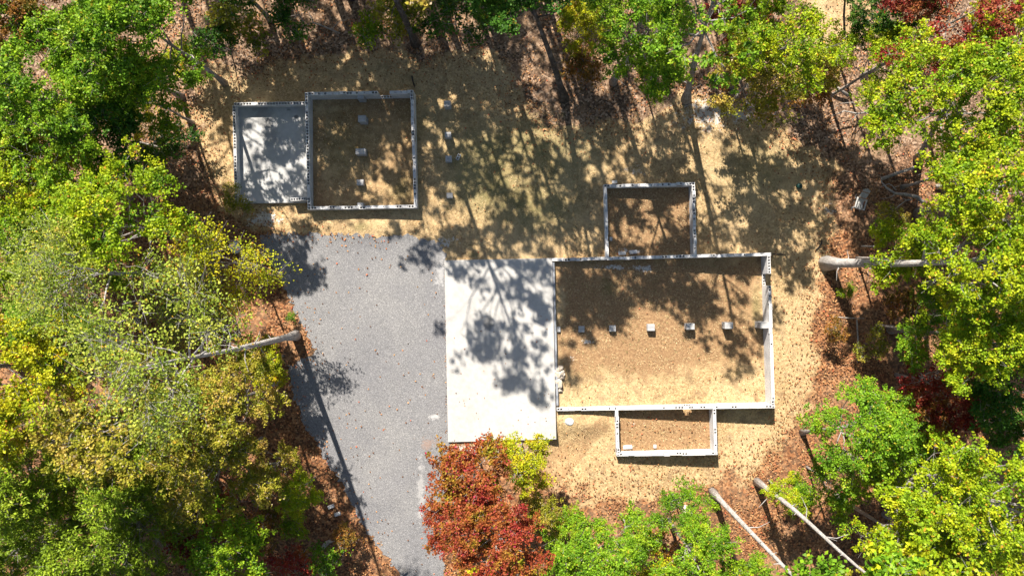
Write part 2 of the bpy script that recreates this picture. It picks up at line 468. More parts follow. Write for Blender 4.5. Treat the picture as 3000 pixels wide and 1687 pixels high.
pale = blob(775, 640, 60, 32, 0.75) + blob(2060, 335, 90, 60, 0.66) + blob(2210, 330, 80, 50, 0.45) + blob(2430, 620, 40, 60, 0.35) + blob(1420, 1315, 120, 15, 0.8) + blob(1800, 783, 100, 8, 0.66) + blob(1890, 790, 25, 10, 0.6) \
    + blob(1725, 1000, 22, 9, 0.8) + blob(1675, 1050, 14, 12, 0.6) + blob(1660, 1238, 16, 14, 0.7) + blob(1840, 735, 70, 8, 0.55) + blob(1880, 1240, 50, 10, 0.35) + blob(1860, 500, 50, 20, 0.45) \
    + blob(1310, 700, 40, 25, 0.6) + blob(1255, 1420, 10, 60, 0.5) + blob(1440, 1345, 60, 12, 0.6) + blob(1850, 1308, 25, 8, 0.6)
green = blob(1400, 520, 90, 110, 0.8) + blob(1580, 620, 130, 90, 0.7) + blob(1650, 450, 160, 90, 0.45) + blob(1230, 330, 110, 90, 0.35) + blob(2250, 470, 120, 110, 0.35) + blob(1100, 200, 220, 50, 0.3) + blob(1780, 840, 30, 30, 0.6) + blob(2215, 900, 18, 70, 0.9) + blob(1180, 560, 40, 50, 0.6) + blob(1600, 330, 60, 60, 0.35) \
    + blob(1000, 420, 60, 90, 0.3) + blob(1060, 665, 30, 14, 0.9) + blob(1390, 745, 22, 10, 0.8) + blob(1650, 1240, 60, 30, 0.5) + blob(1560, 1380, 60, 40, 0.4) + blob(650, 230, 70, 40, 0.4) + blob(2000, 1110, 80, 30, 0.35) + blob(1500, 420, 120, 60, 0.25) + blob(1500, 450, 330, 220, 0.38) + blob(2150, 520, 210, 170, 0.4) + blob(1010, 440, 190, 200, 0.38) + blob(1900, 850, 160, 60, 0.3)
def recmask(poly, soft=8): return np.clip(sdist(U, V, poly) / soft + 0.5, 0, 1)
soil = 0.0 * U
for poly, a in (([(893, 268), (1213, 264), (1222, 608), (901, 612)], 0.45), ([(1772, 540), (2036, 535), (2040, 745), (1776, 750)], 0.7),
                ([(1620, 760), (2250, 742), (2255, 1080), (1630, 1110)], 0.9), ([(1806, 1200), (2095, 1200), (2100, 1335), (1808, 1335)], 1.0),
                ([(1330, 1290), (1660, 1290), (1790, 1200), (1790, 1250), (1640, 1420), (1400, 1400)], 0.6)):
    soil = np.maximum(soil, a * recmask(poly, 120 if poly[2][1] == 1080 else 8))
soil = np.clip(soil + (fbm(X * 0.22 + 3, Y * 0.22 + 8) - 0.5) * 0.9 + blob(1500, 550, 400, 250, 0.18), 0, 1)
litter = np.maximum(litter, blob(830, 930, 70, 130, 0.0))
verts = np.stack([X, Y, Z], -1).reshape(-1, 3)
ii = np.arange(nx * ny).reshape(ny, nx)
faces = np.stack([ii[:-1, :-1], ii[:-1, 1:], ii[1:, 1:], ii[1:, :-1]], -1).reshape(-1, 4)
me = bpy.data.meshes.new('ground')
me.vertices.add(len(verts)); me.vertices.foreach_set('co', verts.reshape(-1).astype(np.float32))
me.loops.add(faces.size); me.loops.foreach_set('vertex_index', faces.reshape(-1).astype(np.int32))
me.polygons.add(len(faces)); me.polygons.foreach_set('loop_start', np.arange(0, faces.size, 4, dtype=np.int32))
me.polygons.foreach_set('loop_total', np.full(len(faces), 4, dtype=np.int32))
me.polygons.foreach_set('use_smooth', np.ones(len(faces), bool))
me.update(calc_edges=True)
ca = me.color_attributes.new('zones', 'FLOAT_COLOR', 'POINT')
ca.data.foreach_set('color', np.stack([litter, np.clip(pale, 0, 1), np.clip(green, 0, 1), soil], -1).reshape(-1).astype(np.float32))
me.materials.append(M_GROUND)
o = bpy.data.objects.new('ground', me); COL.objects.link(o); tag(o, kind='structure')

_gx0, _gy0 = gx, gy
def gz(x, y):
    """height of the built ground mesh (bilinear)"""
    x = np.atleast_1d(np.asarray(x, float)); y = np.atleast_1d(np.asarray(y, float))
    i = np.clip(np.searchsorted(_gx0, x) - 1, 0, nx - 2); j = np.clip(np.searchsorted(_gy0, y) - 1, 0, ny - 2)
    fx = (x - _gx0[i]) / (_gx0[i + 1] - _gx0[i]); fy = (y - _gy0[j]) / (_gy0[j + 1] - _gy0[j])
    return Z[j, i] * (1 - fx) * (1 - fy) + Z[j, i + 1] * fx * (1 - fy) + Z[j + 1, i] * (1 - fx) * fy + Z[j + 1, i + 1] * fx * fy
def GG(px, py):
    x, y, z = G(px, py)
    return x, y, float(gz(x, y)[0])

# driveway: draped sheet 2-4 cm above the soil, ragged edge
def ragged(poly, step, amp, seed, skip=None):
    rng = random.Random(seed); out = []
    n = len(poly)
    for i in range(n):
        (x0, y0), (x1, y1) = poly[i], poly[(i + 1) % n]
        L = math.hypot(x1 - x0, y1 - y0); k = max(1, int(L / step))
        for j in range(k):
            t = j / k; a = 0 if (skip and skip(x0, y0, x1, y1)) else amp
            out.append((x0 + (x1 - x0) * t + rng.uniform(-a, a), y0 + (y1 - y0) * t + rng.uniform(-a, a)))
    return out
rp = ragged(DRIVE, 7, 8, 3, lambda x0, y0, x1, y1: x0 > 1300 and 760 < y0 < 1300)
import bmesh
bm = bmesh.new()
dv = []
for px, py in rp:
    x, y, z = G(px, py); dv.append(bm.verts.new((x, y, z)))
f = bm.faces.new(dv)
bmesh.ops.triangulate(bm, faces=[f])
for yy in np.arange(-24, 6, 0.6):
    bmesh.ops.bisect_plane(bm, geom=bm.verts[:] + bm.edges[:] + bm.faces[:], plane_co=(0, yy, 0), plane_no=(0, 1, 0))
for xx in np.arange(-18, -3, 0.6):
    bmesh.ops.bisect_plane(bm, geom=bm.verts[:] + bm.edges[:] + bm.faces[:], plane_co=(xx, 0, 0), plane_no=(1, 0, 0))
for v in bm.verts:
    v.co.z = float(gz(v.co.x, v.co.y)[0]) + 0.035
for f in bm.faces:
    if f.normal.z < 0: f.normal_flip()
    f.smooth = True
me = bpy.data.meshes.new('gravel_driveway'); bm.to_mesh(me); bm.free(); me.materials.append(M_GRAVEL)
o = bpy.data.objects.new('gravel_driveway', me); COL.objects.link(o); tag(o, kind='structure')

# ------------------------------------------------------------------ block walls
def block_top(mb, P, t, nrm, s0, s1, z0, z1, half, kind, off):
    """one top-course block from s0 to s1 along the wall; kind: 'cap' (solid, slot), 'open' (two cores), 'half'"""
    def q(s, a, z): return (P[0] + t[0] * s + nrm[0] * (a + off), P[1] + t[1] * s + nrm[1] * (a + off), z)
    g = 0.003
    s0 += g; s1 -= g
    uv = lambda pts: [(s, 0.1) for s in pts]
    L = s1 - s0
    # sides
    for a in (-half, half):
        vs = [q(s0, a, z0), q(s1, a, z0), q(s1, a, z1), q(s0, a, z1)]
        if a > 0: vs = vs[::-1]
        uvs = [(s0, z0 - z1), (s1, z0 - z1), (s1, 0), (s0, 0)]
        mb.add(vs, [(0, 1, 2, 3)], [uvs if a < 0 else uvs[::-1]])
    for s in (s0, s1):
        vs = [q(s, -half, z0), q(s, half, z0), q(s, half, z1), q(s, -half, z1)]
        mb.add(vs, [(0, 1, 2, 3) if s == s1 else (3, 2, 1, 0)], [[(0.1, 0.06)] * 4])
    holes = []
    if kind == 'open':
        cl = min(0.135, L * 0.36)
        holes = [(s0 + L * 0.27 - cl / 2, s0 + L * 0.27 + cl / 2, 0.064), (s0 + L * 0.75 - cl / 2, s0 + L * 0.75 + cl / 2, 0.064)]
    elif kind == 'slot':
        holes = [(s1 - 0.055, s1 - 0.02, 0.045)]
    elif kind == 'half':
        holes = [(s1 - 0.17, s1 - 0.05, 0.058)]
    cur = s0
    for (a0, a1, hw) in holes + [(s1, None, None)]:
        if a0 > cur + 1e-5:
            mb.add([q(cur, -half, z1), q(a0, -half, z1), q(a0, half, z1), q(cur, half, z1)], [(0, 1, 2, 3)], [[(0.1, 0.1)] * 4])
        if a1 is None: break
        for sa, sb in ((-half, -hw), (hw, half)):
            mb.add([q(a0, sa, z1), q(a1, sa, z1), q(a1, sb, z1), q(a0, sb, z1)], [(0, 1, 2, 3)], [[(0.1, 0.1)] * 4])
        zb = z1 - 0.42
        top = [q(a0, -hw, z1), q(a1, -hw, z1), q(a1, hw, z1), q(a0, hw, z1)]
        bot = [(p[0], p[1], zb) for p in top]
        mb.add(top + bot, [(0, 4, 5, 1), (1, 5, 6, 2), (2, 6, 7, 3), (3, 7, 4, 0), (4, 7, 6, 5)], [[(0.1, 0.1)] * 4] * 5)
        cur = a1

def block_wall(parent, p0, p1, ztop, zbot, seed, pattern='cap', gaps=(), half=0.098, z_at=None, open_at=()):
    """p0,p1: photo pixels of the wall's centre line at its top. gaps: (t0,t1,top,bottom): an opening whose sill top is z=bottom and lintel (or None)"""
    rng = random.Random(seed)
    a = Vector(W(*p0, ztop)); b = Vector(W(*p1, ztop))
    L = (b - a).length; t = (b - a) / L; nr = Vector((-t.y, t.x))
    mb = MB()
    def q(s, o_, z): return (a.x + t.x * s + nr.x * o_, a.y + t.y * s + nr.y * o_, z)
    def solid(s0, s1, z0, z1, hf=half - 0.0015, topf=False):
        vs = [q(s0, -hf, z0), q(s1, -hf, z0), q(s1, hf, z0), q(s0, hf, z0), q(s0, -hf, z1), q(s1, -hf, z1), q(s1, hf, z1), q(s0, hf, z1)]
        sd = [(s0, z0 - ztop), (s1, z0 - ztop), (s1, z1 - ztop), (s0, z1 - ztop)]
        fl = [[(s0, z0)] * 4]
        fs = [(0, 1, 5, 4), (2, 3, 7, 6), (1, 2, 6, 5), (3, 0, 4, 7)]
        ed = [(0.1, z0 - ztop), (0.3, z0 - ztop), (0.3, z1 - ztop), (0.1, z1 - ztop)]
        us = [sd, [sd[1], sd[0], sd[3], sd[2]], ed, ed]
        if topf:
            fs.append((4, 5, 6, 7)); us.append([(0.1, 0.1)] * 4)
        mb.add(vs, fs, us)
    segs = []; cur = 0.0
    for (t0, t1, lintel, sill) in sorted(gaps):
        segs.append((cur, t0 * L, None, None)); segs.append((t0 * L, t1 * L, lintel, sill)); cur = t1 * L
    segs.append((cur, L, None, None))
    for (s0, s1, lintel, sill) in segs:
        is_gap = sill is not None
        if s1 - s0 < 0.02: continue
        n = max(1, round((s1 - s0) / 0.4)); bl = (s1 - s0) / n
        if not is_gap:
            solid(s0, s1, zbot, ztop - 0.2)
        else:
            solid(s0, s1, zbot, sill - 0.2)
            for k in range(n):
                block_top(mb, a, t, nr, s0 + k * bl, s0 + (k + 1) * bl, sill - 0.2, sill, half - 0.006, 'open', 0)
        if not is_gap or lintel:
            for k in range(n):
                mid = (s0 + (k + 0.5) * bl) / L
                r = rng.random()
                if pattern == 'open':
                    kind = 'open' if r > 0.07 else 'cap'
                else:
                    kind = 'slot' if r < 0.62 else ('half' if r < 0.78 else ('open' if r < 0.84 else 'cap'))
                for (u0, u1) in open_at:
                    if u0 <= mid <= u1: kind = 'open'
                off = rng.uniform(-0.006, 0.006)
                dz = rng.uniform(-0.004, 0.004)
                if pattern == 'cap' and rng.random() < 0.12: off = rng.choice((-1, 1)) * 0.028; dz = 0.012
                if pattern == 'cap' and k in (0, n - 1) and not is_gap and rng.random() < 0.5: kind = 'open'
                block_top(mb, a, t, nr, s0 + k * bl, s0 + (k + 1) * bl, ztop - 0.199, ztop + dz, half, kind, off)
    return mb.build('block_wall', M_BLOCK, parent, uv=True)

def pier_mesh(mb, cx, cy, sx, sy, z0, z1, rz, seed, split=True):
    """stacked courses of two blocks each"""
    rng = random.Random(seed)
    c, s = math.cos(rz), math.sin(rz)
    z = z1; first = True
    while z > z0:
        zz = max(z - 0.2, z0)
        j = lambda: rng.uniform(-0.008, 0.008)
        h = (sx if rng.random() < 2 else sy)
        for k in (-1, 1):
            if split:
                ox, oy, wx, wy = 0, k * sy / 4, sx, sy / 2 - 0.007
            else:
                ox, oy, wx, wy = k * sx / 4, 0, sx / 2 - 0.007, sy
            x = cx + c * ox - s * oy + j(); y = cy + s * ox + c * oy + j()
            b0 = mb.n
            mb.box((x, y, (z + zz) / 2), (wx, wy, z - zz - 0.003), rz)
        z -= 0.2; split = not split

def pier(px0, py0, px1, py1, ztop, label, seed, group='block piers'):
    cx, cy = W((px0 + px1) / 2, (py0 + py1) / 2, ztop)
    sx = (px1 - px0) * (H - ztop) / F; sy = (py1 - py0) * (H - ztop) / F
    z0 = float(gz(cx, cy)[0])
    e = empty('block_pier', (cx, cy, z0), label, 'pier', group)
    mb = MB(); pier_mesh(mb, 0, 0, sx, sy, -0.25, ztop - z0 - 0.2, math.radians(1.0), seed)
    c = mb.build('column', M_BLOCK, e)
    bevel(c, 0.006)
    # top course: two blocks with a mortar gap
    for k in (-1, 1):
        b = MB(); b.box((0, k * sy / 4, ztop - z0 - 0.1), (sx + 0.004, sy / 2 - 0.012, 0.196), math.radians(1.0))
        b.box((0.02 * k, k * sy / 4, ztop - z0 + 0.0015), (0.02, sy / 2 - 0.06, 0.004), math.radians(1.0))
        bo = b.build('top_block', M_BLOCK, e); bevel(bo, 0.006)
    return e

def slab(parent, corners, ztop, zbot, mat):
    mb = MB()
    tp = [(*W(px, py, ztop), ztop) for px, py in corners]     # given clockwise in the picture
    bt = [(x, y, zbot) for x, y, z in tp]
    n = len(tp)
    mb.add(tp + bt, [tuple(range(n - 1, -1, -1))] + [(i, (i + 1) % n, n + (i + 1) % n, n + i) for i in range(n)])
    o = mb.build('floor_slab', mat, parent)
    bevel(o, 0.012)
    return o

# ---- small foundation (garage slab + crawl space room)
T2 = 1.9; ZB = -0.4
x, y, z = G(950, 450)
FA = empty('block_foundation', (x, y, z), 'smaller grey block foundation with a shaded slab room beside a dirt room', 'foundation', 'concrete block house foundations')
st = []
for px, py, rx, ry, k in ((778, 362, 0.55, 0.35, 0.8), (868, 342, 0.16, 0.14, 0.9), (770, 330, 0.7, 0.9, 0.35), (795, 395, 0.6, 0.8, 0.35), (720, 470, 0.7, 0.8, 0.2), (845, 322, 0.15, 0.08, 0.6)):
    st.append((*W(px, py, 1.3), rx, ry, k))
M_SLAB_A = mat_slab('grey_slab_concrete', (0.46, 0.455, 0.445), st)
slab(FA, [(688, 306), (897, 302), (905, 594), (692, 596)], 1.3, 0.2, M_SLAB_A)
# kerb ledge along the inside of the slab room
mb = MB()
for p0, p1 in (((692, 312.5), (896, 308.5)), ((694.5, 316), (699.5, 578))):
    a = Vector(W(*p0, 1.5)); b = Vector(W(*p1, 1.5)); c = (a + b) / 2; dd = b - a
    mb.box((c.x, c.y, 1.42), (dd.length, 0.10, 0.24), math.atan2(dd.y, dd.x))
mb.build('ledge', M_BLOCK, FA, uv=True)
block_wall(FA, (685, 305.5), (893, 302), T2, ZB, 1, 'open')
block_wall(FA, (685.3, 310), (691.5, 582), T2, ZB, 2, 'open')
block_wall(FA, (687.3, 586.5), (742, 585), T2, ZB, 3, 'open')
block_wall(FA, (851, 584.3), (896.5, 582.5), T2, ZB, 4, 'open')
block_wall(FA, (897.3, 271), (905.7, 614), T2, ZB, 5, 'open')
block_wall(FA, (901.7, 275), (1211, 269.8), T2, ZB, 6, 'cap', gaps=[((1106 - 901) / 310, (1141 - 901) / 310, None, 0.85)], open_at=[(0.0, 0.06), (0.62, 0.68)])
block_wall(FA, (1206.9, 274.5), (1217.6, 608.7), T2, ZB, 7, 'cap')
block_wall(FA, (910, 609.6), (1213.2, 604.6), T2, ZB, 8, 'cap')
mb = MB(); x, y = W(1056, 284, 1.7); pier_mesh(mb, x, y, 0.42, 0.27, ZB, 1.72, 0.017, 5)
mb.build('pilaster', M_BLOCK, FA)
mb = MB(); x, y = W(1055, 598.4, 1.9); pier_mesh(mb, x, y, 0.38, 0.22, ZB, 1.88, 0.017, 6, False)
mb.build('pilaster', M_BLOCK, FA)

# ---- big foundation
T1 = 1.3; ZB1 = -0.8
x, y, z = G(1930, 950)
FB = empty('block_foundation', (x, y, z), 'larger concrete block foundation with a wide white slab and two small projecting rooms', 'foundation', 'concrete block house foundations')
st = [(*W(1432, 950, 1.25), 0.35, 0.55, 0.75), (*W(1560, 975, 1.25), 0.12, 0.08, 0.6), (*W(1362, 800, 1.25), 0.9, 0.5, 0.12)]
M_SLAB_B = mat_slab('white_slab_concrete', (0.45, 0.435, 0.412), st)
slab(FB, [(1302, 762.6), (1617.5, 756), (1630, 1286.4), (1312.8, 1295)], 1.25, -0.2, M_SLAB_B)
mb = MB()      # ledge down the slab's east edge, the step's shadow painted in as dark concrete
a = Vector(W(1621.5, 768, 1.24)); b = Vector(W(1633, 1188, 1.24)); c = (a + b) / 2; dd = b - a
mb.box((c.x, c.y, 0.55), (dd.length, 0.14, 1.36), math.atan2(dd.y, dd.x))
mb.build('ledge', mat_plain('step_shadow_concrete', (0.16, 0.17, 0.19), (0.30, 0.31, 0.33), 3), FB)
gN = ((1957 - 1618) / 643, (1990 - 1618) / 643, True, 0.48)
block_wall(FB, (1617.3, 760.8), (2259, 744.5), T1, ZB1, 11, 'cap', gaps=[gN])
gE = ((801 - 749) / 441, (836 - 749) / 441, None, 0.25)
block_wall(FB, (2252.6, 749.4), (2266.0, 1190), T1, ZB1, 12, 'cap', gaps=[gE], open_at=[(0.0, 0.10)])
gS = ((2004 - 1631) / 640, (2032 - 1631) / 640, True, 0.5)
block_wall(FB, (1631, 1199), (2270.5, 1190.3), T1, ZB1, 13, 'cap', gaps=[gS])
block_wall(FB, (1769, 545), (2035.7, 538.4), T1, ZB1, 14, 'cap')
block_wall(FB, (1773.7, 549.6), (1779.5, 756.2), T1, ZB1, 15, 'cap')
block_wall(FB, (2031.7, 543), (2037, 749.6), T1, ZB1, 16, 'cap')
block_wall(FB, (1806.5, 1201), (1811, 1331), T1, ZB1, 17, 'cap')
block_wall(FB, (2093, 1197), (2097.5, 1328), T1, ZB1, 18, 'cap')
block_wall(FB, (1806.4, 1331.4), (2102, 1328.2), T1, ZB1, 19, 'cap', open_at=[(0, 0.05), (0.33, 0.37), (0.6, 0.63), (0.95, 1)])
mb = MB(); x, y = W(2241, 952.5, 1.2); pier_mesh(mb, x, y, 0.62, 0.42, ZB1, 1.2, 0.017, 7)
mb.build('pilaster', M_BLOCK, FB)
mb = MB(); x, y = W(1637, 964, 1.1); pier_mesh(mb, x, y, 0.2, 0.36, ZB1, 1.1, 0.017, 8)
mb.build('pilaster', M_BLOCK, FB)

# ---- piers
PG = 'free standing block piers'
pier(1049, 338, 1071, 357, 1.70, 'grey block pier nearest the pilaster, in the dirt room of the smaller foundation', 1, PG)
pier(1041.7, 435, 1070.6, 452.5, 1.62, 'widest grey block pier, middle of the three in the dirt room', 2, PG)
pier(1044.8, 526, 1064.5, 542.5, 1.58, 'lowest grey block pier in the dirt room, toward its gravel side', 3, PG)
pier(1300.8, 295, 1319.6, 312.6, 1.56, 'tallest pier of the outdoor row on the lawn, farthest from the gravel', 4, PG)
pier(1303, 387, 1321, 402.5, 1.56, 'shaded block pier second in the outdoor row beside the smaller foundation', 5, PG)
pier(1305, 456, 1323, 473.6, 1.56, 'block pier with a broken block lying beside it in the outdoor row', 6, PG)
pier(1308.4, 564.7, 1325.7, 580.5, 1.56, 'short sunlit pier of the outdoor row, nearest the gravel driveway', 7, PG)
pier(1695, 954.7, 1712.4, 973, 1.0, 'lowest pier in the big room, nearest the white slab', 8, PG)
pier(1785.4, 952.6, 1804.2, 971, 1.0, 'second block pier from the white slab in the big dirt room', 9, PG)
pier(1897.3, 949.6, 1918.2, 969, 1.0, 'middle block pier of the five in the big dirt room', 10, PG)
pier(2011, 947.5, 2034.8, 965.4, 1.0, 'sunlit block pier, fourth from the white slab, with a long dark shadow', 11, PG)
pier(2124, 944, 2148, 963, 1.0, 'widest and tallest pier in the big room, facing the wall pilaster', 12, PG)

# ------------------------------------------------------------------ trees
def make_proto(seed, h, cb, r, trunk_r, lobes, clus, leaves, ll, lw, sig=0.55, cone=False, airy=0.0, up=0.75):
    """returns (trunk mesh with limbs, crown mesh). Base at the origin."""
    rng = np.random.default_rng(seed); R = random.Random(seed)
    cz = (cb + h) / 2; rz = (h - cb) / 2
    wood = MB()
    top = Vector((R.uniform(-0.3, 0.3), R.uniform(-0.3, 0.3), h * 0.86))
    tp = []; tr = []
    K = 9; wx = R.uniform(0, 6); 
    for i in range(K + 1):
        t = i / K
        wob = 0.012 * h * math.sin(t * 5 + wx) * t
        tp.append(Vector((top.x * t + wob, top.y * t - wob * 0.6, h * 0.86 * t - (0.3 if i == 0 else 0))))
        fl = 1.0 + 0.75 * max(0, 1 - t * 12)
        tr.append(trunk_r * fl * (1 - 0.8 * t))
    wood.tube(tp, tr, 9)
    def trunk_at(z):
        t = max(0, min(1, z / (h * 0.86))) * K; i = min(int(t), K - 1); f_ = t - i
        return tp[i].lerp(tp[i + 1], f_), tr[i] * (1 - f_) + tr[i + 1] * f_
    if cb > 8:                                   # dead twigs and knots on the bare part of the trunk
        for k in range(9):
            zz = cb * (0.22 + 0.08 * k); b, br = trunk_at(zz); th = R.uniform(0, 6.28); ln = R.choice((0.25, 0.4, 0.9, 1.3))
            q1 = b + Vector((math.cos(th) * ln * 0.5, math.sin(th) * ln * 0.5, 0.05 * ln)); q2 = b + Vector((math.cos(th + .2) * ln, math.sin(th + .2) * ln, R.uniform(-.2, .3) * ln))
            wood.tube([b, q1, q2], [br * 0.32, 0.025, 0.008], 5, False)
    pts = []
    for L in range(lobes):
        if cone:
            tz = (L + 0.5) / lobes
            zc = cb + (h - cb) * tz; rad = r * (1 - tz) * 0.62 + 0.15
            th = L * 2.4 + R.uniform(-0.4, 0.4)
            c = Vector((math.cos(th) * rad, math.sin(th) * rad, zc)); lr = r * (0.5 * (1 - tz) + 0.22); lz = lr * 0.6
        else:
            th = L * 2.399 + R.uniform(-0.5, 0.5)
            ph = math.asin(R.uniform(-0.45, 0.98)) if L else 1.45
            rr = R.uniform(0.45, 0.85)
            c = Vector((math.cos(th) * math.cos(ph) * r * rr, math.sin(th) * math.cos(ph) * r * rr, cz + math.sin(ph) * rz * 0.7))
            lr = r * R.uniform(0.22, 0.40); lz = min(lr * 0.75, rz * 0.5)
        z0 = max(cb * 0.7, c.z - (c.xy.length * 0.55 + R.uniform(0.3, 1.2)))
        b, br = trunk_at(min(z0, h * 0.8))
        mid = b.lerp(c, 0.5) + Vector((R.uniform(-.25, .25), R.uniform(-.25, .25), -0.08 * (c - b).length))
        lp = [b, b.lerp(mid, 0.55) + Vector((R.uniform(-.1, .1), R.uniform(-.1, .1), 0)), mid, mid.lerp(c, 0.5) + Vector((R.uniform(-.15, .15), R.uniform(-.15, .15), 0)), c]
        l0 = min(br * 0.6, trunk_r * 0.42)
        wood.tube(lp, [l0, l0 * 0.8, l0 * 0.62, l0 * 0.42, l0 * 0.22], 6)
        for k in range(clus):
            v = rng.normal(0, 1, 3); v /= np.linalg.norm(v)
            if v[2] < -0.5: v[2] *= -0.6
            m = rng.uniform(0.25, 1.0) ** 0.55
            p = Vector((c.x + v[0] * lr * m, c.y + v[1] * lr * m, c.z + v[2] * lz * m))
            s = lp[R.choice((2, 3, 3, 4))]
            m2 = s.lerp(p, 0.5) + Vector((R.uniform(-.1, .1), R.uniform(-.1, .1), 0.06))
            wood.tube([s, m2, p], [l0 * 0.22, l0 * 0.15, 0.008], 4, False)
            for q in range(3):
                e = p + Vector((R.gauss(0, sig), R.gauss(0, sig), R.gauss(0.05, sig * 0.45)))
                wood.tube([m2.lerp(p, R.random()), e], [0.011, 0.004], 3, False)
            pts.append((p, 1.0))
    P = []
    for p, kx in pts:
        n = max(4, int(leaves * rng.uniform(0.55, 1.35) * (1 - airy * rng.random())))
        q = rng.normal(0, 1, (n, 3)) * np.array([sig, sig, sig * 0.30])
        # sprays: pull the leaves towards a few twig tips
        tips = rng.normal(0, 1, (7, 3)) * np.array([sig, sig, sig * 0.28])
        q = q * 0.38 + tips[rng.integers(0, 7, n)]
        P.append(q + np.array(p))
    P = np.concatenate(P)
    P = P[P[:, 2] > 0.15]
    V_ = leaf_quads(rng, P, ll, lw, up)
    return wood.mesh('trunk', BARK['grey'], True), quads_mesh('crown', V_, LEAF['green'])

KINDS = {  # h, crown base, r, trunk radius, lobes, clusters, leaves
    'tall':   dict(h=19, cb=9, r=4.4, trunk_r=0.25, lobes=17, clus=6, leaves=210, ll=0.15, lw=0.11, sig=0.34),
    'stout':  dict(h=19, cb=8.5, r=4.4, trunk_r=0.37, lobes=17, clus=6, leaves=210, ll=0.15, lw=0.11, sig=0.34),
    'lone':   dict(h=21.5, cb=13.0, r=3.9, trunk_r=0.23, lobes=15, clus=9, leaves=85, ll=0.12, lw=0.09, sig=0.42, airy=0.6),
    'lace':   dict(h=20, cb=8.5, r=4.5, trunk_r=0.2, lobes=22, clus=5, leaves=95, ll=0.18, lw=0.13, sig=0.25),
    'shade':  dict(h=19, cb=9.5, r=4.4, trunk_r=0.25, lobes=13, clus=3, leaves=110, ll=0.18, lw=0.135, sig=0.25),
    'high':   dict(h=22, cb=15.5, r=3.4, trunk_r=0.18, lobes=12, clus=6, leaves=100, ll=0.21, lw=0.15, sig=0.36),
    'sparse': dict(h=20, cb=10.5, r=4.2, trunk_r=0.27, lobes=16, clus=9, leaves=100, ll=0.12, lw=0.09, sig=0.45, airy=0.6),
    'mid':    dict(h=12.5, cb=5.0, r=3.4, trunk_r=0.16, lobes=16, clus=6, leaves=185, ll=0.135, lw=0.10, sig=0.29),
    'small':  dict(h=7.2, cb=2.4, r=2.2, trunk_r=0.08, lobes=12, clus=7, leaves=120, ll=0.12, lw=0.09, sig=0.24),
    'airy':   dict(h=8.0, cb=2.6, r=3.0, trunk_r=0.07, lobes=13, clus=9, leaves=66, ll=0.11, lw=0.085, sig=0.36, airy=0.6),
    'cedar':  dict(h=12, cb=2.0, r=3.3, trunk_r=0.17, lobes=24, clus=10, leaves=130, ll=0.18, lw=0.06, sig=0.28, cone=True, up=0.5),
    'shrub':  dict(h=2.4, cb=0.3, r=1.2, trunk_r=0.03, lobes=7, clus=6, leaves=42, ll=0.12, lw=0.08, sig=0.18),
}
NVAR = {'tall': 4, 'lace': 1, 'lone': 1, 'stout': 1, 'shade': 4, 'mid': 5, 'small': 4, 'sparse': 2, 'high': 2, 'airy': 2, 'cedar': 3, 'shrub': 4}
PROTO = {}
for kn, (k, kw) in enumerate(KINDS.items()):
    PROTO[k] = [make_proto(100 + kn * 17 + i, **{**kw, 'r': kw['r'] * (0.94 + 0.06 * i), 'lobes': kw['lobes'] + (i % 2) * 2}) for i in range(NVAR[k])]
HC = {k: (v['cb'] + v['h']) / 2 for k, v in KINDS.items()}
NAME = {'tall': 'tree', 'lace': 'tree', 'lone': 'tree', 'stout': 'tree', 'shade': 'tree', 'high': 'tree', 'sparse': 'tree', 'mid': 'tree', 'small': 'small_tree', 'airy': 'small_tree', 'cedar': 'cedar_tree', 'shrub': 'shrub'}
CATN = {'tall': 'tree', 'lace': 'tree', 'lone': 'tree', 'stout': 'tree', 'shade': 'tree', 'high': 'tree', 'sparse': 'tree', 'mid': 'tree', 'small': 'tree', 'airy': 'tree', 'cedar': 'tree', 'shrub': 'shrub'}
_cnt = {k: 0 for k in KINDS}
_tr = random.Random(77)
def tree(kind, px, py, s, leaf, label, bark='grey', base=None, ground=None, group=None, var=None):
    """px,py: photo pixel of the crown's middle (or ground=(px,py) for the foot); base: pixel of the foot when the tree leans"""
    i = _cnt[kind] if var is None else var
    _cnt[kind] += 1
    tm, cm = PROTO[kind][i % len(PROTO[kind])]
    hc = HC[kind] * s
    if ground: x, y, z = GG(*ground)
    else:
        z = 0.5
        for _ in range(3):
            x, y = W(px, py, z + hc); z = float(gz(x, y)[0])
    rot = Quaternion((0, 0, 1), _tr.uniform(0, 6.28))
    if base:
        bx, by, bz = GG(*base)
        ax = Vector((x - bx, y - by, z + hc - bz)).normalized()
        rot = Vector((0, 0, 1)).rotation_difference(ax) @ rot
        x, y, z = bx, by, bz
    e = empty(NAME[kind], (x, y, z), label, CATN[kind], group or ('shrubs in the undergrowth' if kind == 'shrub' else 'forest trees around the clearing'))
    e.rotation_mode = 'QUATERNION'; e.rotation_quaternion = rot; e.scale = (s, s, s * _tr.uniform(0.97, 1.05))
    for nm, m_, mat in (('trunk', tm, BARK[bark]), ('crown', cm, LEAF[leaf])):
        c = bpy.data.objects.new(nm, m_); COL.objects.link(c); c.parent = e
        c.material_slots[0].link = 'OBJECT'; c.material_slots[0].material = mat
    return e

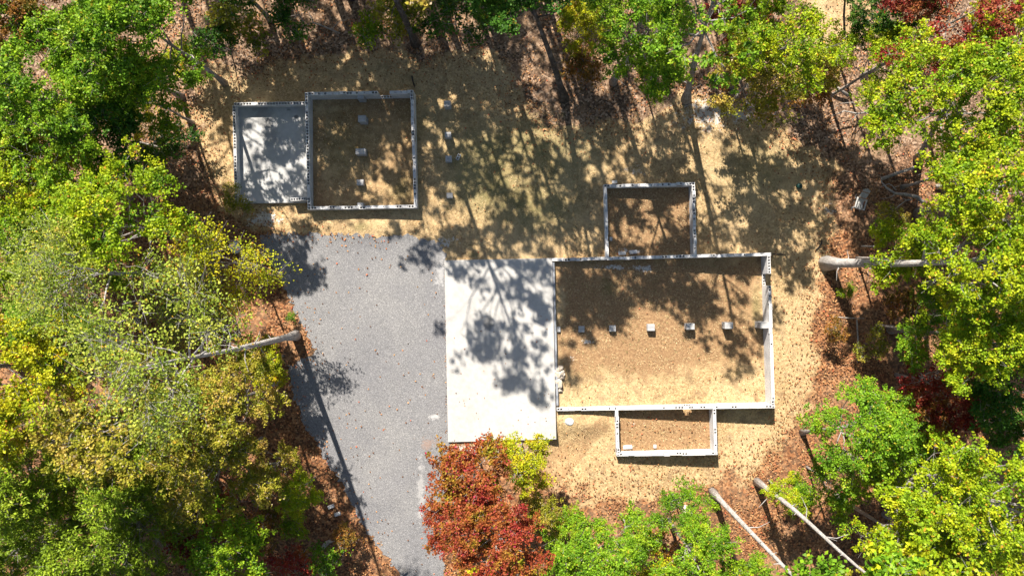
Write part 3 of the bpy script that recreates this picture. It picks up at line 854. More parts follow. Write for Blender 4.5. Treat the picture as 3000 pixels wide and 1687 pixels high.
exec_trees = [
 # kind, crown px, py, scale, leaf, label, kwargs
 ('mid', 300, 150, 1.05, 'green', 'bright green tree in the upper left, between the rusty corner tree and the shaded trunks', {}),
 ('mid', 455, 100, 1.05, 'green', 'green tree at the top edge whose shadow reaches the gravel corner', {}),
 ('mid', 120, 245, 1.05, 'green', 'green tree against the left edge below the rusty corner tree', {}),
 ('mid', 40, 30, 0.9, 'rust', 'rusty brown tree filling the top left corner', {}),
 ('small', 430, 290, 1.25, 'green', 'small green tree leaning over the dark litter left of the smaller foundation', {}),
 ('small', 330, 395, 1.25, 'dark', 'dark green small tree in the shade left of the lawn', {}),
 ('mid', 170, 405, 0.95, 'green', 'green tree left of the pale leaf litter gap, above the yellow crowns', {}),
 ('mid', 40, 490, 0.85, 'yellow', 'yellow green tree on the left edge with an orange tinge', {}),
 ('small', 225, 545, 1.25, 'yellow', 'small golden yellow tree above the big lime crown', {}),
 ('small', 400, 335, 0.62, 'yellow', 'little yellow sapling on the litter at the end of the green crowns', {}),
 ('mid', 375, 660, 1.08, 'lime', 'large lime yellow tree on the left, above the forked bare limbs', {}),
 ('mid', 70, 620, 1.0, 'lime', 'lime tree on the left edge below the yellow trees', {}),
 ('sparse', 230, 800, 0.86, 'pale', 'thin pale green tree with forked grey limbs showing through', {'bark': 'pale'}),
 ('airy', 650, 770, 1.15, 'yellow', 'airy yellow leaved small tree over the orange litter by the gravel corner', {}),
 ('airy', 560, 880, 1.0, 'pale', 'airy pale leaved small tree above the long pale trunk', {}),
 ('lone', 505, 1050, 1.0, 'pale', 'tall sparse tree whose long pale trunk leans out to the gravel edge', {'bark': 'pale', 'base': (868, 982)}),
 ('mid', 100, 1130, 1.12, 'yellow', 'yellow and orange tree on the left edge beside the sparse crown', {}),
 ('mid', 420, 1230, 1.15, 'olive', 'fading olive and tan tree in the lower left', {}),
 ('mid', 180, 960, 0.9, 'green', 'shaded green tree between the forked pale limbs and the left edge', {}),
 ('mid', 690, 1170, 0.85, 'olive', 'olive yellow tree overhanging the driveway edge below the leaning trunk', {}),
 ('small', 770, 1060, 0.8, 'yellow', 'small yellow tree just below the foot of the leaning trunk', {}),
 ('cedar', 160, 1400, 1.2, 'cedar', 'broad cedar against the left edge in the lower left forest', {}),
 ('cedar', 430, 1400, 1.05, 'cedar', 'feathery cedar below the fading tan tree', {}),
 ('cedar', 330, 1590, 1.15, 'cedar', 'cedar at the bottom edge beside the red undergrowth', {}),
 ('cedar', 60, 1600, 1.1, 'cedar', 'cedar filling the bottom left corner', {}),
 ('mid', 630, 1370, 0.85, 'olive', 'dull olive tree with bare limbs left of the shaded litter', {}),
 ('small', 690, 1600, 1.15, 'green', 'small fresh green tree at the bottom left beside the red bushes', {}),
 ('small', 880, 1440, 0.68, 'lime', 'little lime sapling near the two grey blocks', {}),
 ('small', 800, 1370, 0.7, 'olive', 'little olive sapling in the shade left of the driveway', {}),
 ('shrub', 590, 1450, 1.5, 'crimson', 'crimson bush in the litter right of the cedars', {}),
 ('shrub', 560, 1560, 1.6, 'crimson', 'dark red bush nearest the bottom edge cedar', {}),
 ('shrub', 650, 1500, 1.3, 'red', 'orange red bush between the crimson bush and the shaded litter', {}),
 ('shrub', 870, 1640, 1.2, 'red', 'red bush at the bottom edge left of the driveway', {}),
 ('shrub', 960, 1650, 1.2, 'green', 'green bush at the bottom edge next to the driveway', {}),
 ('shrub', 860, 1540, 0.9, 'lime', 'lime bush beside the grey driftwood log', {}),
 ('mid', 15, 345, 0.85, 'green', 'shaded green tree on the left edge above the yellow crowns', {}),
 ('mid', 10, 770, 0.9, 'green', 'green tree on the left edge beside the forked pale limbs', {}),
 ('mid', 20, 1280, 0.8, 'olive', 'olive tree on the left edge between the yellow orange tree and the cedar', {}),
 # top edge
 ('mid', 640, -110, 0.95, 'dark', 'dark green tree at the top edge above the shaded trunks', {}),
 ('shade', 0, 0, 0.92, 'green', 'tall green tree at the top edge above the smaller foundation', {'ground': (1030, -10), 'bark': 'dark'}),
 ('lace', 0, 0, 1.1, 'olive', 'tall olive tree at the top edge above the outdoor row of piers', {'ground': (1218, 128), 'bark': 'dark'}),
 ('tall', 0, 0, 0.92, 'dark', 'tall tree with a thick black trunk crossing the top edge', {'ground': (1652, 288), 'base': (1652, 288), 'lean': (1540, -70), 'bark': 'dark'}),
 ('small', 1700, 75, 0.85, 'yellow', 'small yellow olive tree just right of the thick black trunk', {}),
 ('tall', 1885, 60, 0.78, 'green', 'bright green tree at the top edge right of the black trunk', {}),
 ('small', 1930, 205, 0.92, 'green', 'fresh green small tree hanging over the lawn below the bright crown', {}),
 ('shade', 2085, 5, 0.95, 'green', 'light green tree on a slim grey leaning trunk', {'base': (2010, 292)}),
 ('small', 2170, 55, 0.85, 'crimson', 'small crimson tree at the top edge between green crowns', {}),
 ('mid', 2280, 130, 0.95, 'lime', 'yellow green tree left of the sandy gap at the top', {}),
 ('small', 2210, 240, 1.1, 'olive', 'olive small tree hanging down toward the lawn below the yellow green crown', {}),
 ('small', 2400, 215, 0.8, 'olive', 'tan olive sapling below the sandy gap', {}),
 ('small', 1430, 10, 0.7, 'dark', 'small dark tree at the top edge left of the black trunk', {}),
 ('shrub', 640, 120, 1.5, 'dark', 'dark bush in the shaded litter above the slab room', {}),
 ('shrub', 700, 60, 1.7, 'olive', 'olive bush between the shaded trunks near the top edge', {}),
 ('shrub', 1080, 110, 1.2, 'lime', 'small lime bush in the shade above the dirt room', {}),
 ('shrub', 1180, 40, 1.6, 'olive', 'olive bush at the top edge above the lawn piers', {}),
 ('shrub', 860, 30, 1.6, 'dark', 'dark bush at the top edge beside the pale forked twig', {}),
 ('shrub', 1330, 50, 1.6, 'dark', 'dark green bush at the top edge above the open lawn', {}),
 ('shrub', 560, 180, 1.3, 'yellow', 'yellow bush on the litter at the end of the upper left crowns', {}),
 ('shrub', 1700, 200, 1.2, 'rust', 'rusty bush right of the thick black trunk', {}),
 ('shrub', 2130, 200, 1.2, 'rust', 'rusty bush under the yellow green crown at the top', {}),
 ('shrub', 520, 420, 1.1, 'dark', 'dark bush beside the slanting dead log', {}),
 ('shrub', 470, 470, 1.2, 'green', 'green bush below the slanting dead log', {}),
 ('shrub', 2650, 1180, 1.4, 'crimson', 'crimson bush beside the long fallen pole', {}),
 ('shrub', 2600, 640, 1.0, 'olive', 'olive bush under the edge of the right hand lime crowns', {}),
 ('shrub', 760, 1560, 1.4, 'rust', 'rust red bush in the shaded litter at lower left', {}),
 ('shrub', 1010, 1580, 0.9, 'rust', 'rusty bush on the litter at the driveway bottom', {}),
 # right side
 ('mid', 2590, 30, 0.75, 'dark', 'dark green tree at the top edge right of the sandy gap', {}),
 ('mid', 2770, 80, 1.05, 'crimson', 'dark red tree in the upper right', {}),
 ('mid', 2960, 130, 1.1, 'lime', 'lime yellow tree in the top right corner', {}),
 ('tall', 2785, 295, 0.9, 'lime', 'broad lime tree below the dark red tree in the upper right', {'base': (2690, 465)}),
 ('mid', 2575, 195, 0.75, 'lime', 'smaller lime tree reaching toward the sandy gap', {}),
 ('tall', 2930, 560, 0.95, 'lime', 'lime tree on the right edge level with the wooden chair', {'base': (2690, 625)}),
 ('mid', 2810, 505, 0.7, 'lime', 'small lime crown just right of the grey dead limb', {}),
 ('stout', 2845, 775, 0.93, 'lime', 'big lime tree on the thick pale trunk that slants in from the lawn', {'bark': 'pale', 'base': (2420, 772)}),
 ('small', 2640, 745, 1.15, 'lime', 'small lime tree hiding the upper end of the thick pale trunk', {}),
 ('mid', 2960, 830, 0.95, 'green', 'green tree on the right edge beside the big lime tree', {}),
 ('tall', 2860, 985, 0.82, 'lime', 'lime tree below the big lime tree, right of the orange litter', {'base': (2610, 965)}),
 ('mid', 2740, 970, 0.75, 'green', 'green crown at the shaded edge of the orange litter', {}),
 ('mid', 2960, 1160, 1.0, 'dark', 'dark green shaded tree on the right edge', {}),
 ('small', 2770, 1130, 1.15, 'crimson', 'crimson small tree in the shade at right', {}),
 ('small', 2690, 1240, 1.0, 'rust', 'rusty small tree beside the long fallen pole', {}),
 ('mid', 2515, 1250, 0.92, 'green', 'rounded green tree at the right hand edge of the lawn', {'base': (2350, 1266)}),
 ('small', 2610, 1330, 1.2, 'green', 'small green tree tucked behind the rounded green tree', {}),
 ('mid', 2720, 1450, 1.1, 'lime', 'lime yellow tree in the lower right behind the rounded green tree', {}),
 ('tall', 2920, 1480, 0.95, 'lime', 'tall yellow green tree on the right edge near the bottom', {}),
 ('high', 0, 0, 1.0, 'lime', 'tall tree on a bare white trunk rising from the lawn corner at lower right', {'ground': (2217, 1410), 'bark': 'pale'}),
 ('high', 0, 0, 1.05, 'green', 'tall tree on a bare white trunk running off the bottom edge', {'ground': (2087, 1440), 'bark': 'pale'}),
 ('mid', 2650, 1580, 0.95, 'lime', 'lime tree at the bottom edge between the white trunk and the lower right corner', {}),
 ('mid', 2850, 1660, 1.05, 'lime', 'lime tree in the bottom right corner', {}),
 ('small', 2310, 1450, 0.72, 'lime', 'little lime sapling beside the upper white trunk', {}),
 ('small', 2450, 1420, 0.9, 'green', 'airy green sapling behind the upper white trunk', {}),
 ('small', 2200, 1690, 0.7, 'green', 'green sapling at the bottom edge between the two white trunks', {}),
 ('shrub', 2480, 850, 0.5, 'lime', 'tiny lime seedling in the orange litter beside the thick trunk', {}),
 ('shrub', 2440, 965, 0.8, 'rust', 'rusty twiggy bush in the orange litter', {}),
 ('shrub', 2560, 1010, 0.9, 'olive', 'olive bush in the orange litter at right', {}),
 ('shrub', 2650, 900, 1.2, 'rust', 'rusty orange bush below the small lime tree at right', {}),
 ('shrub', 2380, 250, 1.3, 'rust', 'rusty bush on the litter below the sandy gap', {}),
 # bottom edge
 ('mid', 1455, 1590, 0.92, 'red', 'large red maple at the bottom edge beside the driveway', {}),
 ('small', 1378, 1385, 1.2, 'red', 'red maple reaching up over the white slab corner', {}),
 ('small', 1530, 1345, 0.9, 'yellow', 'small yellow green tree against the red maples', {'bark': 'pale'}),
 ('small', 1365, 1510, 1.0, 'red', 'smaller orange red maple on the driveway side of the large one', {}),
 ('small', 1590, 1500, 0.72, 'olive', 'small olive tree right of the large red maple', {}),
 ('mid', 1745, 1660, 0.9, 'green', 'fresh green tree at the bottom edge right of the red maples', {}),
 ('small', 1690, 1560, 0.85, 'green', 'small fresh green tree pointing at the lawn, right of the red maples', {}),
 ('small', 1850, 1570, 0.9, 'green', 'small green tree in the middle of the bottom green crowns', {}),
 ('mid', 2040, 1640, 0.8, 'green', 'deeper green tree at the bottom edge below the white trunks', {}),
 ('small', 2010, 1500, 0.8, 'green', 'small green tree beside the pale stump', {}),
 ('small', 1900, 1670, 0.9, 'yellow', 'small yellow tree at the bottom edge between green crowns', {}),
 ('shrub', 1930, 1590, 1.0, 'rust', 'rusty bush in the gap between the bottom green crowns', {}),
 ('shrub', 690, 590, 0.8, 'olive', 'olive bush on the litter left of the gravel corner', {}),
 ('shrub', 850, 930, 0.35, 'green', 'tiny green seedling at the foot of the leaning pale trunk', {}),
]
for kind, px, py, s, leaf, label, kw in exec_trees:
    kw = dict(kw)
    ln = kw.pop('lean', None)
    if ln: kw.pop('ground'); px, py = ln
    tree(kind, px, py, s, leaf, label, **kw)

# forest beyond the top edge of the picture: these crowns throw the dappled shade on the lawn
north = [('shade', 1560, -110), ('shade', 1270, -70), ('shade', 1140, -330), ('shade', 930, -200), ('shade', 1190, -190), ('shade', 1350, -120), ('shade', 1500, -230), ('shade', 960, -300), ('shade', 720, -290),
         ('shade', 470, -190), ('shade', 780, -180), ('shade', 1640, -330), ('shade', 1830, -110), ('shade', 2010, -250),
         ('shade', 1420, 10), ('shade', 2150, -240),
         ('mid', 930, -165), ('mid', 770, -150), ('mid', 1190, -160), ('shade', 540, -700), ('shade', 750, -720), ('shade', 960, -690), ('shade', 1170, -710), ('shade', 1380, -690), ('shade', 420, -520), ('shade', 640, -560), ('shade', 860, -500), ('shade', 1060, -540), ('shade', 1270, -480), ('shade', 1470, -560), ('shade', 1690, -480), ('shade', 1900, -520)]
for i, (k, gx_, gy_) in enumerate(north):
    tree(k, 0, 0, 0.95 + 0.1 * ((i * 7) % 5) / 5, ('green', 'lime', 'olive', 'green')[i % 4], 'tall forest tree standing beyond the top edge whose crown shades the lawn',
         ground=(gx_, gy_), group='forest trees beyond the top edge')

# forest going on past the other edges of the picture
outer = [('left', -260, 150), ('left', -330, 480), ('left', -240, 800), ('left', -320, 1120), ('left', -230, 1450), ('left', -120, 1800),
         ('right', 3200, 80), ('right', 3150, 380), ('right', 3220, 700), ('right', 3160, 1000), ('right', 3200, 1330), ('right', 3080, 1650),
         ('bottom', 250, 1900), ('bottom', 620, 1880), ('bottom', 900, 1950), ('bottom', 1480, 1860), ('bottom', 1800, 1900), ('bottom', 2150, 1850), ('bottom', 2500, 1900), ('bottom', 2850, 1880)]
for i, (side, px, py) in enumerate(outer):
    tree('mid', px, py, 0.95 + 0.05 * (i % 4), ('green', 'lime', 'olive', 'yellow')[i % 4], 'forest tree standing beyond the %s edge of the picture' % side, group='forest trees beyond the %s edge' % side)

# ------------------------------------------------------------------ loose things
def curve_thing(name, pts, rad, mat, label, cat, group=None, branches=(), n=7):
    """pts: list of (px, py, height above ground)"""
    def P(p):
        x, y, z = GG(p[0], p[1]); z += p[2]
        return Vector((x, y, z))
    q = [P(p) for p in pts]
    o0 = q[0].copy(); o0.z = float(gz(o0.x, o0.y)[0])
    mb = MB()
    mb.tube([p - o0 for p in q], rad, n)
    for bp, r0 in branches:
        bq = [P(p) - o0 for p in bp]
        mb.tube(bq, [r0 * (1 - 0.8 * i / (len(bq) - 1)) for i in range(len(bq))], 5)
    o = mb.build(name, mat, None, True)
    o.location = o0
    return tag(o, label, cat, group)

LG = 'fallen logs and poles'
curve_thing('log', [(2517, 1142, 0.15), (2600, 1163, 0.2), (2690, 1182, 0.3)], [0.14, 0.12, 0.09], M_DEAD, 'long grey fallen pole across the shaded litter at right', 'log', LG)
curve_thing('log', [(2698, 1299, 0.2), (2776, 1317, 0.3)], [0.15, 0.13], M_DEAD, 'short grey log in the shade below the rusty small tree', 'log', LG)
curve_thing('log', [(2582, 525, 0.1), (2620, 510, 0.3), (2665, 495, 0.6)], [0.12, 0.11, 0.1], M_DEAD, 'straight brown log in the dark litter above the dead limb', 'log', LG)
curve_thing('log', [(2735, 548, 0.3), (2790, 538, 0.5)], [0.13, 0.11], M_DEAD, 'short log showing between the lime crowns at right', 'log', LG)
curve_thing('dead_limb', [(2696, 598, 0.5), (2672, 580, 0.55), (2640, 573, 0.5), (2612, 569, 0.4), (2590, 552, 0.3), (2575, 535, 0.35), (2570, 522, 0.5)],
            [0.14, 0.13, 0.11, 0.085, 0.06, 0.035, 0.02], M_DEAD, 'silvery forked dead limb lying by the wooden chair', 'branch', None,
            [([(2660, 587, 0.5), (2640, 590, 0.6), (2622, 605, 0.5), (2605, 620, 0.4), (2596, 630, 0.3)], 0.05), ([(2640, 590, 0.6), (2628, 585, 0.7), (2620, 592, 0.7)], 0.03),
             ([(2612, 571, 0.4), (2600, 580, 0.5), (2580, 584, 0.4), (2570, 583, 0.3)], 0.035), ([(2616, 560, 0.4), (2600, 548, 0.6), (2590, 542, 0.6), (2570, 551, 0.5), (2563, 553, 0.4)], 0.035),
             ([(2610, 620, 0.4), (2590, 618, 0.5), (2570, 618, 0.4)], 0.02), ([(2605, 555, 0.5), (2622, 545, 0.7), (2630, 552, 0.7)], 0.025), ([(2680, 585, 0.5), (2672, 600, 0.6), (2674, 610, 0.5)], 0.03)])
# bare fallen top in the upper right litter
curve_thing('dead_limb', [(2480, 285, 0.3), (2440, 262, 0.5), (2415, 250, 0.5), (2395, 238, 0.6)], [0.12, 0.1, 0.07, 0.03], M_DEAD, 'dark fallen limb on the litter below the sandy gap', 'branch', None,
            [([(2415, 250, 0.5), (2390, 258, 0.7), (2370, 250, 0.7)], 0.04), ([(2440, 262, 0.5), (2420, 235, 0.7), (2405, 225, 0.7)], 0.04)])
curve_thing('dead_limb', [(2540, 330, 0.2), (2500, 340, 0.6), (2455, 335, 0.9), (2415, 352, 0.9)], [0.07, 0.055, 0.04, 0.02], M_DEAD, 'bare brush of thin grey twigs near the top of the lime forest', 'branch', None,
            [([(2520, 335, 0.4), (2480, 310, 0.9), (2440, 315, 1.0), (2425, 330, 0.9)], 0.035), ([(2500, 340, 0.6), (2480, 360, 0.9), (2478, 370, 0.8)], 0.03), ([(2530, 333, 0.3), (2520, 310, 0.9), (2500, 300, 1.0)], 0.03),
             ([(2530, 333, 0.3), (2535, 350, 0.8), (2525, 365, 0.8)], 0.03), ([(2455, 335, 0.9), (2440, 345, 1.0), (2430, 362, 0.9)], 0.02)])
curve_thing('dead_limb', [(2435, 927, 0.2), (2470, 930, 0.7), (2506, 930, 1.2)], [0.045, 0.04, 0.03], M_DEAD, 'thin white stick lying across the trunk shadow', 'branch')
curve_thing('dead_limb', [(2508, 935, 0.1), (2511, 1000, 0.15), (2510, 1062, 0.1)], [0.05, 0.045, 0.03], M_DEAD, 'straight white pole pointing down the picture on the orange litter', 'branch')
curve_thing('dead_limb', [(2515, 722, 0.4), (2562, 724, 0.8)], [0.06, 0.05], M_DEAD, 'brown pole sticking out just above the thick trunk', 'branch')
curve_thing('dead_limb', [(2510, 780, 0.2), (2550, 783, 0.7)], [0.05, 0.035], M_DEAD, 'short pale stick just below the thick trunk', 'branch')
curve_thing('log', [(450, 423, 0.1), (500, 388, 0.3), (533, 362, 0.2)], [0.09, 0.1, 0.07], M_DEAD, 'dead log slanting on the litter left of the smaller foundation', 'log', LG)
curve_thing('log', [(400, 415, 0.1), (460, 430, 0.25), (520, 445, 0.1)], [0.05, 0.06, 0.04], M_DEAD, 'thin dark stick crossing the lower end of the slanting log', 'log', LG)
curve_thing('log', [(940, 1610, 0.1), (960, 1585, 0.3), (972, 1578, 0.25)], [0.09, 0.16, 0.08], M_DEAD, 'knobbly grey driftwood log near the driveway bottom', 'log', LG, [([(960, 1585, 0.3), (985, 1578, 0.4)], 0.1)])
curve_thing('dead_limb', [(660, 1460, 0.3), (700, 1420, 1.2), (735, 1395, 1.4)], [0.08, 0.07, 0.04], M_DEAD, 'pale bare limb over the dark litter below the olive tree', 'branch', None, [([(700, 1420, 1.2), (690, 1400, 1.5)], 0.03)])
curve_thing('dead_limb', [(770, 1370, 0.2), (800, 1345, 1.5), (840, 1332, 2.0)], [0.09, 0.08, 0.05], M_DEAD, 'curved grey limb reaching over the shaded drive edge', 'branch')
curve_thing('dead_limb', [(1000, 105, 0.4), (960, 92, 0.8), (930, 82, 0.9), (915, 50, 0.8)], [0.05, 0.05, 0.04, 0.02], M_DEAD, 'pale forked twig in the shade above the smaller foundation', 'branch', None,
            [([(930, 82, 0.9), (900, 90, 0.8), (885, 112, 0.6)], 0.03), ([(980, 97, 0.7), (1005, 72, 0.7), (1020, 70, 0.5)], 0.03), ([(985, 98, 0.5), (1000, 120, 0.3)], 0.025), ([(925, 65, 0.8), (912, 60, 0.8)], 0.02)])
curve_thing('dead_limb', [(800, 800, 0.2), (778, 782, 1.2), (790, 765, 1.5)], [0.04, 0.03, 0.01], M_DEAD, 'bare twiggy branch at the gravel corner', 'branch', None,
            [([(778, 782, 1.2), (798, 772, 1.5), (812, 773, 1.5)], 0.015), ([(784, 775, 1.3), (775, 760, 1.6)], 0.012), ([(778, 782, 1.2), (765, 770, 1.5)], 0.012)])
curve_thing('bent_pole', [(2388, 735, 0.03), (2399, 722, 0.12), (2404, 710, 0.2), (2406, 700, 0.1)], [0.03, 0.045, 0.045, 0.03], M_BLACK, 'curved dark strip lying on the dry grass right of the big room', 'pole')
curve_thing('stake', [(1214, 252, 0.05), (1212, 243, 0.4), (1211.5, 233, 0.75)], [0.05, 0.05, 0.05], M_BLACK, 'black stake leaning by the corner of the smaller foundation', 'stake', None, [([(1214, 252, 0.05), (1216, 260, 0.02)], 0.04)])
curve_thing('stake', [(2262, 744, 0.04), (2285, 745, 0.06), (2303, 746, 0.03)], [0.03, 0.045, 0.02], M_BLACK, 'dark rod lying by the corner of the big room', 'stake')
curve_thing('sapling_pole', [(2475, 125, 0.0), (2452, 60, 1.0), (2432, 20, 2.2), (2418, -15, 3.5)], [0.08, 0.075, 0.06, 0.05], BARK['dark'], 'slim mossy pole standing in the sandy gap at the top', 'pole')

def stump(px, py, r, h, label):
    x, y, z = GG(px, py); mb = MB(); R = random.Random(int(px))
    n = 14; vs = []
    prof = [(1.5, -0.1), (1.15, h * 0.35), (1.0, h), (0.85, h * 1.04)]
    for a, zz in prof:
        for k in range(n):
            th = 2 * math.pi * k / n; rr = r * a * (1 + 0.12 * math.sin(3 * th + px) + R.uniform(-.05, .05))
            vs.append((rr * math.cos(th), rr * math.sin(th), zz))
    fs = [(i * n + k, i * n + (k + 1) % n, (i + 1) * n + (k + 1) % n, (i + 1) * n + k) for i in range(3) for k in range(n)] + [tuple(3 * n + k for k in range(n))]
    mb.add(vs, fs)
    o = mb.build('stump', M_STONE, None, True); o.location = (x, y, z)
    tag(o, label, 'stump')
stump(2012, 1494, 0.28, 0.5, 'pale cut stump at the lower lawn edge')

def rock(name, px, py, sx, sy, sz, mat, label, cat, group=None, seed=0, lift=0.0, rz=0.0):
    x, y, z = GG(px, py)
    bm = bmesh.new(); bmesh.ops.create_icosphere(bm, subdivisions=3, radius=1.0)
    R = np.random.default_rng(seed); D = R.normal(0, 1, (9, 3)); D /= np.linalg.norm(D, axis=1)[:, None]; O = R.uniform(0.55, 0.95, 9)
    for v in bm.verts:
        p = np.array(v.co)
        for dd, oo in zip(D, O):
            k = p @ dd
            if k > oo: p = p - dd * (k - oo)
        v.co = Vector((p[0] * sx, p[1] * sy, p[2] * sz))
    me = bpy.data.meshes.new(name); bm.to_mesh(me); bm.free(); me.materials.append(mat)
    o = bpy.data.objects.new(name, me); COL.objects.link(o); o.location = (x, y, z + sz * 0.35 + lift); o.rotation_euler = (0, 0, rz)
    return tag(o, label, cat, group)
rr = random.Random(4)
for i, (px, py, s) in enumerate(((1636, 1080, .26), (1643, 1078, .2), (1634, 1094, .28), (1645, 1092, .24), (1637, 1106, .22), (1644, 1103, .18), (1649, 1098, .14), (1635, 1118, .24), (1641, 1124, .26), (1636, 1133, .2), (1640, 1142, .16), (1634, 1146, .13))):
    rock('stone', px, py, s * rr.uniform(.9, 1.4), s * rr.uniform(.8, 1.1), s * .8, M_STONE, 'broken tan stone in the small heap against the white slab edge', 'stone', 'stones heaped by the white slab', 50 + i, 0.05, rr.uniform(0, 3))
rock('boulder', 690, 726, 0.46, 0.42, 0.22, M_PALESTONE, 'big flat pale boulder in the litter left of the gravel corner', 'stone', None, 3)
rock('boulder', 700, 779, 0.16, 0.15, 0.12, M_PALESTONE, 'small pale stone below the big flat boulder', 'stone', None, 8)
rock('boulder', 1668, 1234, 0.3, 0.26, 0.1, M_PALESTONE, 'pale rubble lump in the corner between slab and big room', 'stone', None, 9)
rock('boulder', 1182, 1674, 0.3, 0.22, 0.2, mat_plain('grey_stone', (0.12, 0.12, 0.12), (0.26, 0.255, 0.25), 5), 'grey stone at the bottom end of the driveway edge', 'stone', None, 10)

def loose_block(px, py, rz, label, tilt=0.0, size=(0.4, 0.2, 0.19)):
    x, y, z = GG(px, py)
    mb = MB()
    hl, hw, hh = size[0] / 2, size[1] / 2, size[2] / 2
    # block with two open cores
    block_top(mb, (0, 0), (1, 0), (0, 1), -hl, hl, 0.0, 2 * hh, hw, 'open' if tilt == 0 else 'cap', 0)
    o = mb.build('loose_block', M_BLOCK, None, uv=True)
    o.location = (x, y, z - 0.01); o.rotation_euler = (tilt, 0, rz)
    tag(o, label, 'block', 'loose concrete blocks')
loose_block(971, 1481, 0.35, 'upper of two grey blocks lying in the litter left of the driveway', 0.05)
loose_block(990, 1503, 0.3, 'lower of two grey blocks lying in the litter left of the driveway', 0.05)
loose_block(1343, 461, 1.1, 'broken block lying beside the outdoor row of piers')
loose_block(1789, 700, 1.5, 'loose block against the left wall inside the upper projecting room', 0.04, (0.25, 0.18, 0.15))
loose_block(1822, 742, 0.05, 'loose concrete chunk at the foot of the upper projecting room', 0.04, (0.5, 0.22, 0.12))
loose_block(1855, 738, 0.1, 'broad pale footing block beside the loose chunk in the upper projecting room', 0.03, (0.5, 0.24, 0.12))
loose_block(1838, 1308, 0.05, 'pale footing block in the lower left corner of the lower projecting room', 0.03, (0.6, 0.24, 0.12))
loose_block(1918, 1306, 0.0, 'small pale block at the middle of the lower projecting room wall', 0.03, (0.2, 0.22, 0.12))
loose_block(1800, 534, 0.1, 'loose block half hidden behind the upper projecting room wall', 0.03, (0.35, 0.2, 0.15))

# green utility lid
x, y, z = GG(2340, 546)
e = empty('utility_lid', (x, y, z), 'small dark green domed lid on the dappled lawn', 'lid')
mb = MB(); R_ = 0.19; n = 20; vs = []
for rr_, zz in ((1, -0.1), (1, 0.16), (0.95, 0.2), (0.6, 0.25), (0.25, 0.27)):
    for k in range(n): vs.append((R_ * rr_ * math.cos(2 * math.pi * k / n), R_ * rr_ * math.sin(2 * math.pi * k / n), zz))
mb.add(vs, [(i * n + k, i * n + (k + 1) % n, (i + 1) * n + (k + 1) % n, (i + 1) * n + k) for i in range(4) for k in range(n)] + [tuple(4 * n + k for k in range(n))])
mb.build('dome', M_GREENP, e, True)
mb = MB(); mb.box((0, 0, 0.285), (0.12, 0.03, 0.03)); b_ = mb.build('handle', M_BLACK, e)

# weathered wooden lounge chair at the lawn edge: seat to the front (picture lower left), tall reclined back
x, y, z = GG(2512, 596)
e = empty('lounge_chair', (x, y, z), 'weathered grey wooden lounge chair standing at the lawn edge beside the dead limb', 'chair')
e.scale = (0.92, 0.92, 0.92); e.rotation_euler = (0, 0, math.radians(-17))          # local +y points to the back of the chair
mb = MB()
for k in range(5):
    mb.box((0, -0.42 + k * 0.125, 0.40 - k * 0.022), (0.56, 0.112, 0.022), rot=Matrix.Rotation(-0.17, 3, 'X'))
mb.build('seat', M_WOODG, e)
mb = MB(); rb = Matrix.Rotation(-0.9, 3, 'X')
for k in range(5):
    ln = 1.12 - 0.05 * abs(k - 2)
    c = rb @ Vector((0, 0, ln / 2))
    mb.box(((k - 2) * 0.108, 0.10 + c.y, 0.32 + c.z), (0.10, 0.022, ln), rot=rb)
mb.build('backrest', M_WOODG, e)
mb = MB()
for f_ in (0.34, 0.82):
    c = rb @ Vector((0, -0.03, f_)); mb.box((0, 0.10 + c.y, 0.32 + c.z), (0.60, 0.03, 0.07), rot=rb)
mb.build('back_rail', M_WOODB, e)
for sx in (-1, 1):
    mb = MB(); mb.box((sx * 0.34, -0.1, 0.60), (0.11, 0.82, 0.028)); a_ = mb.build('armrest', M_WOODG, e); bevel(a_, 0.01)
    mb = MB(); mb.box((sx * 0.315, -0.42, 0.28), (0.05, 0.10, 0.62)); mb.build('leg', M_WOODG, e)
    mb = MB(); mb.box((sx * 0.315, 0.30, 0.26), (0.05, 0.09, 0.64), rot=Matrix.Rotation(0.1, 3, 'X')); mb.build('leg', M_WOODG, e)
    mb = MB(); mb.tube([(sx * 0.30, -0.62, 0.05), (sx * 0.30, -0.3, -0.01), (sx * 0.30, 0.2, -0.01), (sx * 0.30, 0.62, 0.08)], 0.025, 6); mb.build('rocker', M_WOODG, e, True)
mb = MB(); mb.box((0.0, -0.49, 0.36), (0.62, 0.025, 0.10)); mb.build('front_rail', M_WOODB, e)

# ------------------------------------------------------------------ ground cover (uncountable): fallen leaves, dry grass, weeds
rng = np.random.default_rng(11)
def scatter(n, lo=(0, 0), hi=(3000, 1687), margin=250):
    px = rng.uniform(lo[0] - margin, hi[0] + margin, n); py = rng.uniform(lo[1] - margin, hi[1] + margin, n)
    z = 0.6; x = (px - 1500) * (H - z) / F; y = -(py - 843.5) * (H - z) / F
    return px, py, x, y
RECTS = [[(684, 300), (905, 297), (910, 594), (690, 594)], [(1300, 760), (1632, 754), (1634, 1290), (1310, 1296)]]
def not_slab(px, py):
    ok = np.ones(px.shape, bool)
    for r in RECTS: ok &= sdist(px, py, r) < 0
    return ok
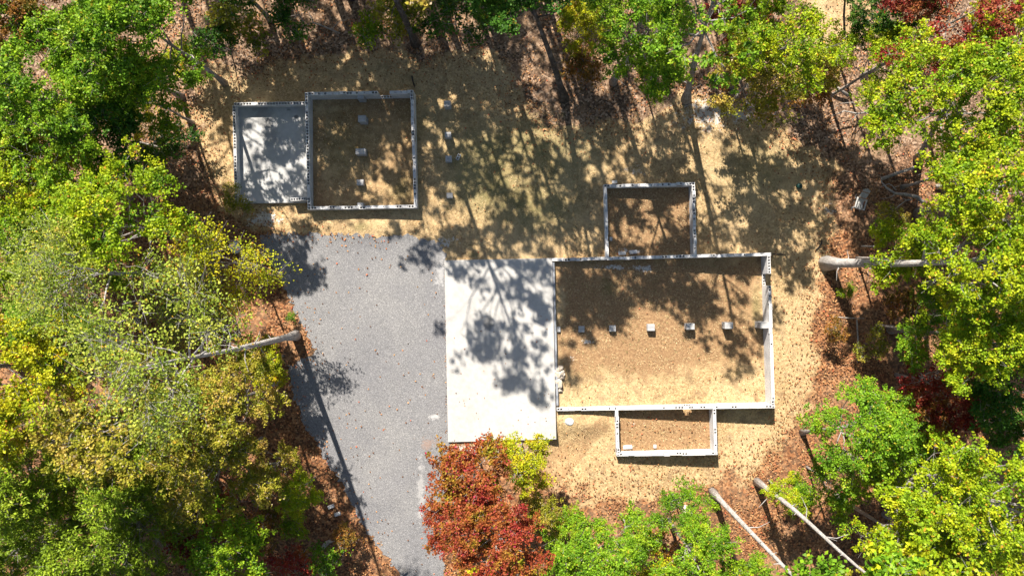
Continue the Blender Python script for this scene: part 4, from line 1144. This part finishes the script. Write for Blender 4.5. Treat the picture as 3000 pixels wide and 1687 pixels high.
# fallen leaves: thick in the forest and along the drive edge, few on lawn and gravel
px, py, x, y = scatter(330000)
dl = np.maximum(sdist(px, py, LAWN), sdist(px, py, SANDY)); dd = sdist(px, py, DRIVE)
w_ = (fbm(x * 0.35 + 40, y * 0.35) - 0.47) * 150
drift = np.clip((fbm(x * 0.8 + 11, y * 0.8 + 2) - 0.36) * 4.0, 0.06, 1.0)
prob = np.where(dl + w_ < 0, 0.6 * drift, 0.55 * np.exp(-np.clip(dl + w_, 0, 1e3) / 40) + 0.014 * drift ** 2)
prob = np.where(dd > 0, 0.011 + 0.5 * np.exp(-dd / 14) * (px < 1150), prob)
prob = np.where((sdist(px, py, [(1806, 1200), (2095, 1200), (2100, 1335), (1808, 1335)]) > 0), 0.06, prob)
keep = (rng.uniform(0, 1, len(px)) < prob) & not_slab(px, py)
x, y = x[keep], y[keep]
P = np.stack([x, y, gz(x, y) + rng.uniform(0.045, 0.10, len(x))], -1)
me = quads_mesh('fallen_leaves', leaf_quads(rng, P, 0.13, 0.10, 0.8, 0.33), M_FALLEN)
o = bpy.data.objects.new('fallen_leaves', me); COL.objects.link(o); tag(o, 'brown and orange fallen leaves strewn over the forest floor', 'leaves', kind='stuff')
# a few leaves blown onto the slabs
sx_ = [(*W(rng.uniform(1320, 1620), rng.uniform(900, 1280), 1.25), 1.27) for _ in range(45)] + [(*W(1308 + rng.normal(0, 3), rng.uniform(770, 1280), 1.2), 1.17) for _ in range(60)]
P = np.array(sx_)
me = quads_mesh('slab_leaves', leaf_quads(rng, P, 0.10, 0.07, 0.9, 0.25), M_FALLEN)
o = bpy.data.objects.new('slab_leaves', me); COL.objects.link(o); tag(o, 'stray brown leaves blown on and along the white slab', 'leaves', kind='stuff')
# dry grass
px, py, x, y = scatter(260000, margin=20)
dl = np.maximum(sdist(px, py, LAWN), sdist(px, py, SANDY)); dd = sdist(px, py, DRIVE)
dens = fbm(x * 0.9, y * 0.9); clump = fbm(x * 3.1 + 5, y * 3.1)
keep = (dl + (dens - 0.47) * 120 > 0) & (dd < -4) & not_slab(px, py) & (clump > 0.42)
x, y = x[keep], y[keep]; n = len(x)
th = rng.uniform(0, 6.28, n); ln = rng.uniform(0.06, 0.17, n); wd = 0.012
bx = np.stack([np.cos(th), np.sin(th), np.zeros(n)], -1); sd = np.stack([-np.sin(th), np.cos(th), np.zeros(n)], -1)
B0 = np.stack([x, y, gz(x, y) - 0.01], -1)
tip = B0 + bx * (ln * 0.9)[:, None] + np.array([0, 0, 1]) * (ln * rng.uniform(0.25, 0.8, n))[:, None]
V_ = np.stack([B0 - sd * wd, B0 + sd * wd, tip + sd * wd * 0.5, tip - sd * wd * 0.5], 1)
me = quads_mesh('dry_grass', V_, M_DRY)
o = bpy.data.objects.new('dry_grass', me); COL.objects.link(o); tag(o, 'dry straw coloured grass on the lawn of the clearing', 'grass', kind='stuff')
# weed tufts on the lawn
cx_, cy_, x, y = scatter(800, (600, 200), (2450, 1450), 0)
dl = sdist(cx_, cy_, LAWN); dd = sdist(cx_, cy_, DRIVE)
keep = (dl > 5) & (dd < -6) & not_slab(cx_, cy_) & (fbm(x * 0.5 + 21, y * 0.5 + 4) > 0.47)
x, y = x[keep], y[keep]; m = 9
X2 = np.repeat(x, m) + rng.normal(0, 0.05, len(x) * m); Y2 = np.repeat(y, m) + rng.normal(0, 0.05, len(x) * m)
P = np.stack([X2, Y2, gz(X2, Y2) + rng.uniform(0.02, 0.09, len(X2))], -1)
me = quads_mesh('weeds', leaf_quads(rng, P, 0.07, 0.03, 0.6, 0.6), M_WEED)
o = bpy.data.objects.new('weeds', me); COL.objects.link(o); tag(o, 'low dark weed tufts dotted over the dry lawn', 'weeds', kind='stuff')
